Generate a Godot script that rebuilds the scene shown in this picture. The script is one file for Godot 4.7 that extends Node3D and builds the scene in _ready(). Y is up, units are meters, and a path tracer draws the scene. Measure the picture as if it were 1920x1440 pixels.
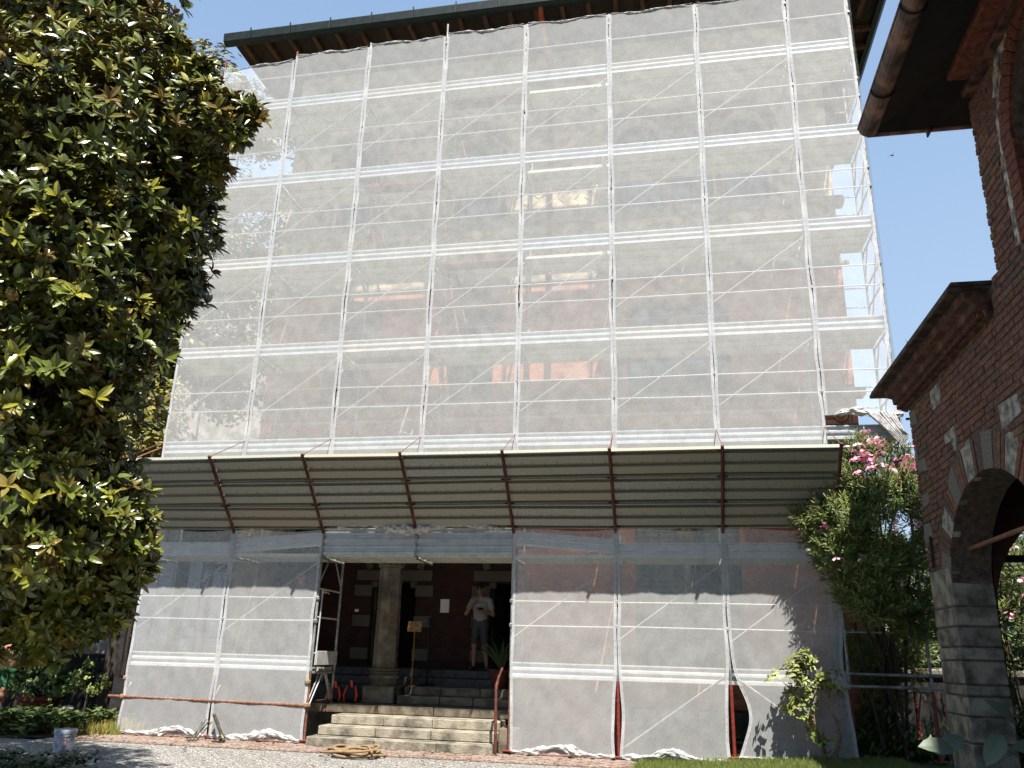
extends Node3D

# ---------------------------------------------------------------- mesh builder
class MB:
	var v := PackedVector3Array()
	var n := PackedVector3Array()
	var uv := PackedVector2Array()
	var c := PackedColorArray()
	var col := Color.WHITE
	func vert(p: Vector3, q: Vector3, t: Vector2 = Vector2.ZERO) -> void:
		v.append(p); n.append(q); uv.append(t); c.append(col)
	func tri(a: Vector3, b: Vector3, d: Vector3, out: Vector3) -> void:
		var q := (d - a).cross(b - a)
		if q.dot(out) < 0.0:
			var t := b
			b = d
			d = t
			q = -q
		q = q.normalized()
		vert(a, q); vert(b, q); vert(d, q)
	func quad(a: Vector3, b: Vector3, d: Vector3, e: Vector3, out: Vector3) -> void:
		tri(a, b, d, out)
		tri(a, d, e, out)
	func stri(a: Vector3, b: Vector3, d: Vector3, na: Vector3, nb: Vector3, nd: Vector3, ta := Vector2.ZERO, tb := Vector2.ZERO, td := Vector2.ZERO) -> void:
		var q := (d - a).cross(b - a)
		if q.dot(na + nb + nd) < 0.0:
			vert(a, na, ta); vert(d, nd, td); vert(b, nb, tb)
		else:
			vert(a, na, ta); vert(b, nb, tb); vert(d, nd, td)
	func box(at: Vector3, s: Vector3, b: Basis = Basis.IDENTITY, bev := 0.0) -> void:
		var h := s * 0.5
		if bev <= 0.0:
			for ax in 3:
				for sg in [-1.0, 1.0]:
					var o := Vector3.ZERO
					o[ax] = sg
					var u := Vector3.ZERO
					u[(ax + 1) % 3] = h[(ax + 1) % 3]
					var w := Vector3.ZERO
					w[(ax + 2) % 3] = h[(ax + 2) % 3]
					var m := o * h[ax]
					quad(at + b * (m + u + w), at + b * (m + u - w), at + b * (m - u - w), at + b * (m - u + w), b * o)
			return
		var k := Vector3(h.x - bev, h.y - bev, h.z - bev)
		for ax in 3:
			var a1 := (ax + 1) % 3
			var a2 := (ax + 2) % 3
			for sg in [-1.0, 1.0]:
				var o := Vector3.ZERO
				o[ax] = sg
				var u := Vector3.ZERO
				u[a1] = k[a1]
				var w := Vector3.ZERO
				w[a2] = k[a2]
				var m := o * h[ax]
				quad(at + b * (m + u + w), at + b * (m + u - w), at + b * (m - u - w), at + b * (m - u + w), b * o)
			for s1 in [-1.0, 1.0]:
				for s2 in [-1.0, 1.0]:
					var e := Vector3.ZERO
					e[ax] = k[ax]
					var p1 := Vector3.ZERO
					p1[a1] = s1 * h[a1]
					p1[a2] = s2 * k[a2]
					var p2 := Vector3.ZERO
					p2[a1] = s1 * k[a1]
					p2[a2] = s2 * h[a2]
					var o2 := Vector3.ZERO
					o2[a1] = s1
					o2[a2] = s2
					quad(at + b * (p1 + e), at + b * (p1 - e), at + b * (p2 - e), at + b * (p2 + e), b * o2)
		for sx in [-1.0, 1.0]:
			for sy in [-1.0, 1.0]:
				for sz in [-1.0, 1.0]:
					var q := Vector3(sx, sy, sz)
					tri(at + b * Vector3(sx * h.x, sy * k.y, sz * k.z), at + b * Vector3(sx * k.x, sy * h.y, sz * k.z), at + b * Vector3(sx * k.x, sy * k.y, sz * h.z), b * q)
	func tube(p: Vector3, q: Vector3, ra: float, rb: float, seg := 8, caps := true) -> void:
		var d := (q - p)
		if d.length() < 1e-6:
			return
		d = d.normalized()
		var u := d.cross(Vector3(0, 0, 1) if absf(d.z) < 0.9 else Vector3(1, 0, 0)).normalized()
		var w := d.cross(u)
		for i in seg:
			var a0 := TAU * i / seg
			var a1 := TAU * (i + 1) / seg
			var e0 := u * cos(a0) + w * sin(a0)
			var e1 := u * cos(a1) + w * sin(a1)
			stri(p + e0 * ra, q + e0 * rb, q + e1 * rb, e0, e0, e1)
			stri(p + e0 * ra, q + e1 * rb, p + e1 * ra, e0, e1, e1)
			if caps:
				tri(p, p + e0 * ra, p + e1 * ra, -d)
				tri(q, q + e0 * rb, q + e1 * rb, d)
	func path(pts: Array, radii: Array, seg := 8) -> void:
		# a bent tube with joined rings
		var rings := []
		var u := Vector3.ZERO
		for i in pts.size():
			var d: Vector3 = (pts[mini(i + 1, pts.size() - 1)] - pts[maxi(i - 1, 0)]).normalized()
			if i == 0:
				u = d.cross(Vector3(0.3, 0.2, 1) if absf(d.z) < 0.9 else Vector3(1, 0, 0)).normalized()
			else:
				u = (u - d * u.dot(d)).normalized()
			var w := d.cross(u)
			var ring := []
			for k in seg:
				ring.append(u * cos(TAU * k / seg) + w * sin(TAU * k / seg))
			rings.append(ring)
		for i in pts.size() - 1:
			for k in seg:
				var k2 := (k + 1) % seg
				var a: Vector3 = rings[i][k]
				var b: Vector3 = rings[i][k2]
				var e: Vector3 = rings[i + 1][k]
				var f: Vector3 = rings[i + 1][k2]
				stri(pts[i] + a * radii[i], pts[i + 1] + e * radii[i + 1], pts[i + 1] + f * radii[i + 1], a, e, f)
				stri(pts[i] + a * radii[i], pts[i + 1] + f * radii[i + 1], pts[i] + b * radii[i], a, f, b)
		for k in seg:
			var k2 := (k + 1) % seg
			tri(pts[0], pts[0] + rings[0][k] * radii[0], pts[0] + rings[0][k2] * radii[0], pts[0] - pts[1])
			var z: int = pts.size() - 1
			tri(pts[z], pts[z] + rings[z][k] * radii[z], pts[z] + rings[z][k2] * radii[z], pts[z] - pts[z - 1])
	func lathe(at: Vector3, prof: Array, seg := 16, turn := 0.0, flat := false) -> void:
		# prof: [radius, y] upwards
		for i in prof.size() - 1:
			var r0: float = prof[i][0]
			var r1: float = prof[i + 1][0]
			var y0: float = prof[i][1]
			var y1: float = prof[i + 1][1]
			for k in seg:
				var a0 := TAU * k / seg + turn
				var a1 := TAU * (k + 1) / seg + turn
				var e0 := Vector3(cos(a0), 0, sin(a0))
				var e1 := Vector3(cos(a1), 0, sin(a1))
				var p := at + Vector3(0, y0, 0)
				var q := at + Vector3(0, y1, 0)
				var sl := Vector2(y1 - y0, r0 - r1)
				var n0 := (e0 * sl.x + Vector3(0, sl.y, 0)).normalized()
				var n1 := (e1 * sl.x + Vector3(0, sl.y, 0)).normalized()
				if flat:
					n0 = (n0 + n1).normalized()
					n1 = n0
				if sl.length() < 1e-6:
					continue
				stri(p + e0 * r0, q + e0 * r1, q + e1 * r1, n0, n0, n1)
				if r0 > 1e-6:
					stri(p + e0 * r0, q + e1 * r1, p + e1 * r0, n0, n1, n1)
	func prism(pts: Array, o: Vector3, x: Vector3, y: Vector3, z: Vector3) -> void:
		# polygon (Vector2 list) in the plane o + x,y pushed along z (full vector)
		var pv := PackedVector2Array(pts)
		var idx := Geometry2D.triangulate_polygon(pv)
		var cen := Vector2.ZERO
		for p in pv:
			cen += p
		cen /= pv.size()
		for i in range(0, idx.size(), 3):
			var a := o + x * pv[idx[i]].x + y * pv[idx[i]].y
			var b := o + x * pv[idx[i + 1]].x + y * pv[idx[i + 1]].y
			var d := o + x * pv[idx[i + 2]].x + y * pv[idx[i + 2]].y
			tri(a, b, d, -z)
			tri(a + z, b + z, d + z, z)
		var ccw := not Geometry2D.is_polygon_clockwise(pv)
		for i in pv.size():
			var p := pv[i]
			var q := pv[(i + 1) % pv.size()]
			var e := Vector2(q.y - p.y, p.x - q.x) * (1.0 if ccw else -1.0)
			var a := o + x * p.x + y * p.y
			var b := o + x * q.x + y * q.y
			quad(a, b, b + z, a + z, x * e.x + y * e.y)
	func mesh(extra: MB = null) -> ArrayMesh:
		var m := ArrayMesh.new()
		for k in [self, extra]:
			if k == null or k.v.is_empty():
				continue
			var arr := []
			arr.resize(Mesh.ARRAY_MAX)
			arr[Mesh.ARRAY_VERTEX] = k.v
			arr[Mesh.ARRAY_NORMAL] = k.n
			arr[Mesh.ARRAY_TEX_UV] = k.uv
			arr[Mesh.ARRAY_COLOR] = k.c
			m.add_surface_from_arrays(Mesh.PRIMITIVE_TRIANGLES, arr)
		return m

# ---------------------------------------------------------------- nodes
var used := {}
var M := {}
var rng := RandomNumberGenerator.new()

func numbered(called: String, parent: Node) -> String:
	var key := "%d/%s" % [parent.get_instance_id(), called]
	var k: int = used.get(key, 0)
	used[key] = k + 1
	return called if k == 0 else "%s_%03d" % [called, k]

func tag(o: Node3D, label: String, category: String, group := "", kind := "") -> Node3D:
	o.set_meta("label", label)
	if category != "":
		o.set_meta("category", category)
	if group != "":
		o.set_meta("group", group)
	if kind != "":
		o.set_meta("kind", kind)
	return o

func thing(called: String, label: String, category: String, at := Vector3.ZERO, turn := 0.0, group := "") -> Node3D:
	var o := Node3D.new()
	o.name = numbered(called, self)
	o.position = at
	o.rotation.y = turn
	add_child(o, true)
	return tag(o, label, category, group)

func put(called: String, m: Mesh, mat: Variant, parent: Node = self, at := Vector3.ZERO, b := Basis.IDENTITY) -> MeshInstance3D:
	var o := MeshInstance3D.new()
	o.name = numbered(called, parent)
	o.mesh = m
	if mat is Array:
		for i in mini(mat.size(), m.get_surface_count()):
			o.set_surface_override_material(i, mat[i])
	else:
		o.material_override = mat
	o.transform = Transform3D(b, at)
	parent.add_child(o, true)
	return o

func scatter(called: String, m: Mesh, mat: Variant, xs: Array, cols: Array, parent: Node = self) -> MultiMeshInstance3D:
	var mm := MultiMesh.new()
	mm.transform_format = MultiMesh.TRANSFORM_3D
	mm.use_colors = cols.size() > 0
	if mat is Array:
		for i in m.get_surface_count():
			(m as ArrayMesh).surface_set_material(i, mat[i])
	mm.mesh = m
	mm.instance_count = xs.size()
	for i in xs.size():
		mm.set_instance_transform(i, xs[i])
		if cols.size() > 0:
			mm.set_instance_color(i, cols[i])
	var o := MultiMeshInstance3D.new()
	o.name = numbered(called, parent)
	o.multimesh = mm
	if not (mat is Array):
		o.material_override = mat
	parent.add_child(o, true)
	o.set_meta("kind", "stuff")
	return o

var tubes := {}
func pipe(called: String, p: Vector3, q: Vector3, r: float, mat: Material, parent: Node) -> MeshInstance3D:
	var key := int(round(r * 2000))
	if not tubes.has(key):
		var b := MB.new()
		b.tube(Vector3.ZERO, Vector3(0, 1, 0), r, r, 8)
		tubes[key] = b.mesh()
	var d := q - p
	var y := d.normalized()
	var x := y.cross(Vector3(0, 0, 1) if absf(y.z) < 0.9 else Vector3(1, 0, 0)).normalized()
	return put(called, tubes[key], mat, parent, p, Basis(x, d, x.cross(y)))

func bx(s: Vector3, bev := 0.0) -> ArrayMesh:
	var b := MB.new()
	b.box(Vector3.ZERO, s, Basis.IDENTITY, bev)
	return b.mesh()

func rnd(a: float, b: float) -> float:
	return rng.randf_range(a, b)

# ---------------------------------------------------------------- textures and materials
func noise_tex(seed_: int, freq: float, oct: int, lo: float, hi: float, kind := 0, w := 512, h := 512, squash := 1.0) -> Image:
	var f := FastNoiseLite.new()
	f.seed = seed_
	f.frequency = freq
	f.fractal_octaves = oct
	f.fractal_gain = 0.6
	if kind == 1:
		f.noise_type = FastNoiseLite.TYPE_CELLULAR
		f.cellular_return_type = FastNoiseLite.RETURN_CELL_VALUE
		f.fractal_type = FastNoiseLite.FRACTAL_NONE
	var im := f.get_seamless_image(w, int(h * squash), false, false, 0.2)
	im.convert(Image.FORMAT_L8)
	if squash != 1.0:
		im.resize(w, h, Image.INTERPOLATE_BILINEAR)
	var d := im.get_data()
	for i in d.size():
		d[i] = int(clampf(lo + (hi - lo) * d[i] / 255.0, 0, 1) * 255)
	return Image.create_from_data(w, h, false, Image.FORMAT_L8, d)

func tex(im: Image) -> ImageTexture:
	return ImageTexture.create_from_image(im)

func mat(key: String, color: Color, rough := 0.8, t: Texture2D = null, scale := 1.0, bump: Texture2D = null, bscale := 0.3, metal := 0.0) -> StandardMaterial3D:
	var m := StandardMaterial3D.new()
	m.resource_name = key
	m.albedo_color = color
	m.roughness = rough
	m.metallic = metal
	m.cull_mode = BaseMaterial3D.CULL_DISABLED
	if t:
		m.albedo_texture = t
		m.uv1_triplanar = true
		m.uv1_world_triplanar = true
		m.uv1_scale = Vector3.ONE * scale
	if bump:
		m.heightmap_enabled = true
		m.heightmap_texture = bump
		m.heightmap_scale = bscale
		m.uv1_triplanar = true
		m.uv1_world_triplanar = true
		m.uv1_scale = Vector3.ONE * scale
	M[key] = m
	return m

func tinted(key: String, rough: float, t: Texture2D = null, scale := 1.0) -> StandardMaterial3D:
	var m := mat(key, Color.WHITE, rough, t, scale)
	m.vertex_color_use_as_albedo = true
	return m

func make_materials() -> void:
	var mottle := tex(noise_tex(11, 0.012, 6, 0.45, 1.15))
	var grain := tex(noise_tex(12, 0.09, 4, 0.35, 1.2))
	var stain := tex(noise_tex(13, 0.006, 5, 0.15, 1.35))
	var streak := tex(noise_tex(14, 0.02, 5, 0.4, 1.2, 0, 512, 512, 0.125))
	var speck := tex(noise_tex(17, 0.05, 4, 0.72, 1.12))
	var grit := tex(noise_tex(19, 0.03, 6, 0.5, 1.2))
	var weather := tex(noise_tex(23, 0.007, 6, 0.45, 1.25))
	var faint := tex(noise_tex(18, 0.02, 4, 0.84, 1.06))
	var stones := tex(noise_tex(15, 0.09, 1, 0.35, 1.05, 1))
	var bumpf := tex(noise_tex(16, 0.05, 5, 0.0, 1.0))
	# netting: threads with a slub, open between
	var w := 1024
	var na := noise_tex(21, 0.13, 3, 0.0, 1.0, 0, 1024, 1024, 0.25)
	na.resize(w, w)
	var nb := noise_tex(22, 0.008, 4, 0.0, 1.0, 0, 1024, 1024)
	var da := na.get_data()
	var db := nb.get_data()
	var d := PackedByteArray()
	d.resize(w * w * 4)
	for y in w:
		for x in w:
			var i := y * w + x
			var s: float = da[i] / 255.0
			var a := 0.285 + 0.05 * (db[i] / 255.0 - 0.5) + 0.06 * (s - 0.5) + 0.12 * maxf(s - 0.72, 0.0)
			if x % 8 == 0:
				a += 0.03
			d[i * 4] = 255
			d[i * 4 + 1] = 255
			d[i * 4 + 2] = 255
			d[i * 4 + 3] = int(clampf(a, 0, 1) * 255)
	var net_im := Image.create_from_data(w, w, false, Image.FORMAT_RGBA8, d)
	var net := mat("netting", Color(0.935, 0.94, 0.935), 0.85)
	net.albedo_texture = tex(net_im)
	net.transparency = BaseMaterial3D.TRANSPARENCY_ALPHA
	net.backlight_enabled = true
	net.backlight = Color(0.35, 0.35, 0.35)
	# the woven selvedge with its eyelets
	var e := Image.create(32, 64, false, Image.FORMAT_RGBA8)
	e.fill(Color(1, 1, 1, 0.66))
	for y in 64:
		for x in 32:
			if Vector2((x - 15.5) / 4.0, (y - 32.0) / 9.0).length() < 1.0:
				e.set_pixel(x, y, Color(1, 1, 1, 0.2))
			elif x < 3 or x > 28:
				e.set_pixel(x, y, Color(1, 1, 1, 0.9))
	var band := mat("selvedge", Color(0.72, 0.725, 0.735), 0.8)
	band.albedo_texture = tex(e)
	band.transparency = BaseMaterial3D.TRANSPARENCY_ALPHA
	var hem := mat("hem", Color(0.84, 0.83, 0.815), 0.85, mottle, 1.5)
	hem.backlight_enabled = true
	hem.backlight = Color(0.4, 0.4, 0.4)
	# scaffold
	mat("galv", Color(0.66, 0.66, 0.64), 0.5, mottle, 0.9, null, 0, 0.25)
	mat("plank", Color(0.76, 0.77, 0.72), 0.55, faint, 0.5, null, 0, 0.15)
	mat("fan_plank", Color(0.595, 0.59, 0.535), 0.55, speck, 1.3, null, 0, 0.1)
	mat("fan_plank_brown", Color(0.60, 0.575, 0.505), 0.6, speck, 1.6)
	mat("fan_plank_grey", Color(0.60, 0.60, 0.56), 0.5, speck, 0.9, null, 0, 0.2)
	mat("toe", Color(0.72, 0.72, 0.71), 0.5, faint, 0.4, null, 0, 0.1)
	mat("rail", Color(0.66, 0.66, 0.65), 0.5, faint, 0.8, null, 0, 0.1)
	mat("toe_blue", Color(0.705, 0.72, 0.73), 0.45, faint, 0.4, null, 0, 0.15)
	mat("toe_cream", Color(0.725, 0.715, 0.69), 0.55, faint, 0.4)
	mat("rust", Color(0.42, 0.2, 0.13), 0.8, stain, 1.7, bumpf, 0.2)
	mat("red_paint", Color(0.55, 0.20, 0.15), 0.55, mottle, 2.0)
	mat("brown_pipe", Color(0.55, 0.36, 0.26), 0.7, mottle, 1.5)
	mat("dull_red", Color(0.5, 0.24, 0.2), 0.8, streak, 1.0)
	mat("copper", Color(0.68, 0.33, 0.2), 0.45, mottle, 2.0, null, 0, 0.4)
	mat("dark", Color(0.05, 0.05, 0.05), 0.8)
	# buildings
	mat("plaster", Color(0.80, 0.73, 0.60), 0.9, mottle, 0.35, bumpf, 0.4)
	mat("plaster_line", Color(0.40, 0.31, 0.23), 0.9, mottle, 0.8)
	mat("brick_wall", Color(0.66, 0.45, 0.36), 0.9, brick_tex(), 1.0)
	mat("brick_dim", Color(0.24, 0.135, 0.108), 0.9, brick_tex(), 1.0)  # same brick as brick_wall, darkened: loggia and porch shade is in the colour
	mat("stone_dirty", Color(0.50, 0.47, 0.42), 0.9, weather, 0.9, grain, 0.9)
	mat("stone", Color(0.55, 0.52, 0.46), 0.9, weather, 0.7, grain, 0.5)
	mat("stone_rough", Color(0.66, 0.645, 0.60), 0.95, weather, 1.6, grain, 1.6)
	mat("stone_worn", Color(0.56, 0.53, 0.485), 0.95, grain, 1.0, grain, 2.0)
	mat("stone_loggia", Color(0.40, 0.375, 0.33), 0.9, speck, 2.0, grain, 0.6)  # same stone made darker; the shade inside the loggia is painted into it
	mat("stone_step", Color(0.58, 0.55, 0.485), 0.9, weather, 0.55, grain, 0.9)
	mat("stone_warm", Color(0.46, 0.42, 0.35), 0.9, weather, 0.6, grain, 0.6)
	mat("floor_stone", Color(0.28, 0.27, 0.265), 0.6, mottle, 0.8)
	mat("mortar", Color(0.40, 0.345, 0.31), 1.0, mottle, 1.2, bumpf, 0.8)
	mat("wood_dark", Color(0.20, 0.13, 0.09), 0.85, streak, 1.0)
	mat("rafter", Color(0.36, 0.24, 0.15), 0.85, streak, 1.3)
	mat("gutter_green", Color(0.11, 0.17, 0.16), 0.5, mottle, 0.7, null, 0, 0.3)
	mat("gutter_old", Color(0.56, 0.43, 0.365), 0.6, stain, 0.9, null, 0, 0.2)
	mat("tile_roof", Color(0.45, 0.24, 0.16), 0.9, mottle, 1.0)
	mat("shutter", Color(0.20, 0.24, 0.25), 0.6, mottle, 1.0)
	mat("shutter_metal", Color(0.40, 0.42, 0.42), 0.45, streak, 0.6, null, 0, 0.4)
	mat("frame_wood", Color(0.25, 0.2, 0.16), 0.7, streak, 1.0)
	mat("glass", Color(0.05, 0.06, 0.075), 0.06)
	M.glass.metallic_specular = 0.9
	mat("terracotta", Color(0.46, 0.235, 0.155), 0.85, mottle, 1.4, bumpf, 0.3)
	mat("terracotta_dirty", Color(0.42, 0.26, 0.2), 0.9, stain, 1.2, bumpf, 0.4)
	mat("coping", Color(0.30, 0.235, 0.20), 0.9, stain, 1.2)
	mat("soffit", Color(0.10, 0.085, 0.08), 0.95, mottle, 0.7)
	mat("pale_plaster", Color(0.72, 0.69, 0.63), 0.9, mottle, 0.3)
	mat("flaked", Color(0.72, 0.69, 0.64), 0.9, stain, 1.6)
	mat("house_wall", Color(0.58, 0.56, 0.53), 0.9, mottle, 0.25)
	mat("wall_dark", Color(0.18, 0.17, 0.16), 0.95, stain, 0.5, bumpf, 0.6)
	mat("cap", Color(0.6, 0.57, 0.52), 0.9, mottle, 0.8)
	# ground
	mat("gravel", Color(0.705, 0.69, 0.66), 0.95, stones, 1.25, stones, 2.0)
	mat("earth", Color(0.30, 0.25, 0.18), 1.0, mottle, 0.6, bumpf, 1.5)
	mat("far_ground", Color(0.36, 0.36, 0.28), 1.0, mottle, 0.15)
	mat("lawn", Color(0.27, 0.33, 0.12), 1.0, mottle, 0.9, bumpf, 1.0)
	mat("sand", Color(0.60, 0.515, 0.45), 0.95, mottle, 1.0)
	# plants
	for p in [["leaf_top", 0.28], ["leaf_soft", 0.55], ["blade", 0.6]]:
		var m := tinted(p[0], p[1])
		m.backlight_enabled = true
		m.backlight = Color(0.3, 0.3, 0.3)
	M.leaf_top.backlight = Color(0.26, 0.26, 0.2)
	var lb := tinted("leaf_under", 0.8)
	lb.albedo_color = Color(1, 1, 1)
	mat("magnolia_back", Color(0.40, 0.32, 0.15), 0.85)
	mat("bark", Color(0.30, 0.26, 0.22), 0.95, streak, 1.5, bumpf, 1.0)
	mat("bark_pale", Color(0.60, 0.50, 0.40), 0.9, mottle, 2.5)
	mat("seed", Color(0.55, 0.46, 0.2), 0.9, grain, 3.0)
	mat("petal", Color(0.88, 0.58, 0.67), 0.7)
	M.petal.backlight_enabled = true
	M.petal.backlight = Color(0.5, 0.4, 0.45)
	mat("petal_pale", Color(0.92, 0.74, 0.78), 0.7)
	M.petal_pale.backlight_enabled = true
	M.petal_pale.backlight = Color(0.5, 0.45, 0.45)
	# small things
	mat("white_plastic", Color(0.82, 0.83, 0.87), 0.45, mottle, 1.0)
	mat("print_red", Color(0.75, 0.25, 0.12), 0.5)
	mat("paper", Color(0.85, 0.84, 0.8), 0.8)
	mat("rope", Color(0.68, 0.57, 0.42), 0.9, grain, 4.0, grain, 0.3)
	mat("steel", Color(0.62, 0.58, 0.5), 0.35, stain, 2.0, null, 0, 0.8)
	mat("brass", Color(0.6, 0.45, 0.2), 0.35, null, 1.0, null, 0, 0.8)
	mat("sign_gold", Color(0.62, 0.47, 0.22), 0.5, mottle, 2.0)
	mat("bag_dark", Color(0.13, 0.12, 0.16), 0.8, mottle, 3.0)
	mat("bag_orange", Color(0.85, 0.27, 0.1), 0.7)
	mat("pot", Color(0.50, 0.22, 0.14), 0.85, mottle, 1.5)
	mat("skin_cloth", Color.WHITE, 0.75)
	M.skin_cloth.vertex_color_use_as_albedo = true
	mat("hair", Color(0.04, 0.03, 0.03), 0.6)
	tinted("brick_piece", 0.9, mottle, 2.2)
	M.brick_piece.heightmap_enabled = true
	M.brick_piece.heightmap_texture = grain
	M.brick_piece.heightmap_scale = 0.5

func brick_tex() -> ImageTexture:
	if M.has("_brick"):
		return M._brick
	var im := Image.create(512, 512, false, Image.FORMAT_RGB8)
	im.fill(Color(0.82, 0.84, 0.85))
	var r := RandomNumberGenerator.new()
	r.seed = 5
	for row in 12:
		for k in 5:
			var x := int((k + 0.5 * (row % 2)) * 102.4) % 512
			var g := r.randf_range(0.72, 1.0)
			for part in [[x, mini(98, 512 - x)], [0, maxi(0, x + 98 - 512)]]:
				im.fill_rect(Rect2i(part[0], int(row * 42.67), part[1], 37), Color(g, g * r.randf_range(0.93, 1.0), g * 0.95))
	M["_brick"] = tex(im)
	return M._brick

# ---------------------------------------------------------------- light, camera
func make_view() -> void:
	var cam := Camera3D.new()
	cam.name = "camera"
	cam.position = Vector3(10.0214, 1.5977, 14.4122)
	cam.basis = Basis.from_euler(Vector3(0.3163, 0.2006, 0.0272))
	cam.fov = 50.13
	cam.near = 0.05
	cam.far = 900.0
	add_child(cam)
	cam.current = true
	var sky := Sky.new()
	var sm := ProceduralSkyMaterial.new()
	sm.sky_top_color = Color(0.325, 0.428, 0.57)
	sm.sky_horizon_color = Color(0.54, 0.615, 0.69)
	sm.sky_curve = 0.55
	sm.ground_bottom_color = Color(0.30, 0.29, 0.26)
	sm.ground_horizon_color = Color(0.55, 0.56, 0.55)
	sm.sun_angle_max = 1.0
	sky.sky_material = sm
	var env := Environment.new()
	env.background_mode = Environment.BG_SKY
	env.sky = sky
	env.tonemap_mode = Environment.TONE_MAPPER_LINEAR
	env.tonemap_exposure = 2.35
	env.sdfgi_enabled = true
	env.ssao_enabled = true
	env.ssil_enabled = true
	var we := WorldEnvironment.new()
	we.name = "world_environment"
	we.environment = env
	add_child(we)
	var sun := DirectionalLight3D.new()
	sun.name = "sun"
	sun.light_color = Color(1.0, 0.975, 0.94)
	sun.light_energy = 1.6
	sun.light_angular_distance = 0.5
	sun.shadow_enabled = true
	add_child(sun)
	sun.look_at_from_position(Vector3(0.18, 0.855, 0.443) * 50.0, Vector3.ZERO)

# ---------------------------------------------------------------- scaffolding
func post_x(i: int) -> float:
	return 1.8 * i if i < 8 else 13.8

func toe_y(r: int) -> float:
	return 1.45 + 2.0 * r

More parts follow.
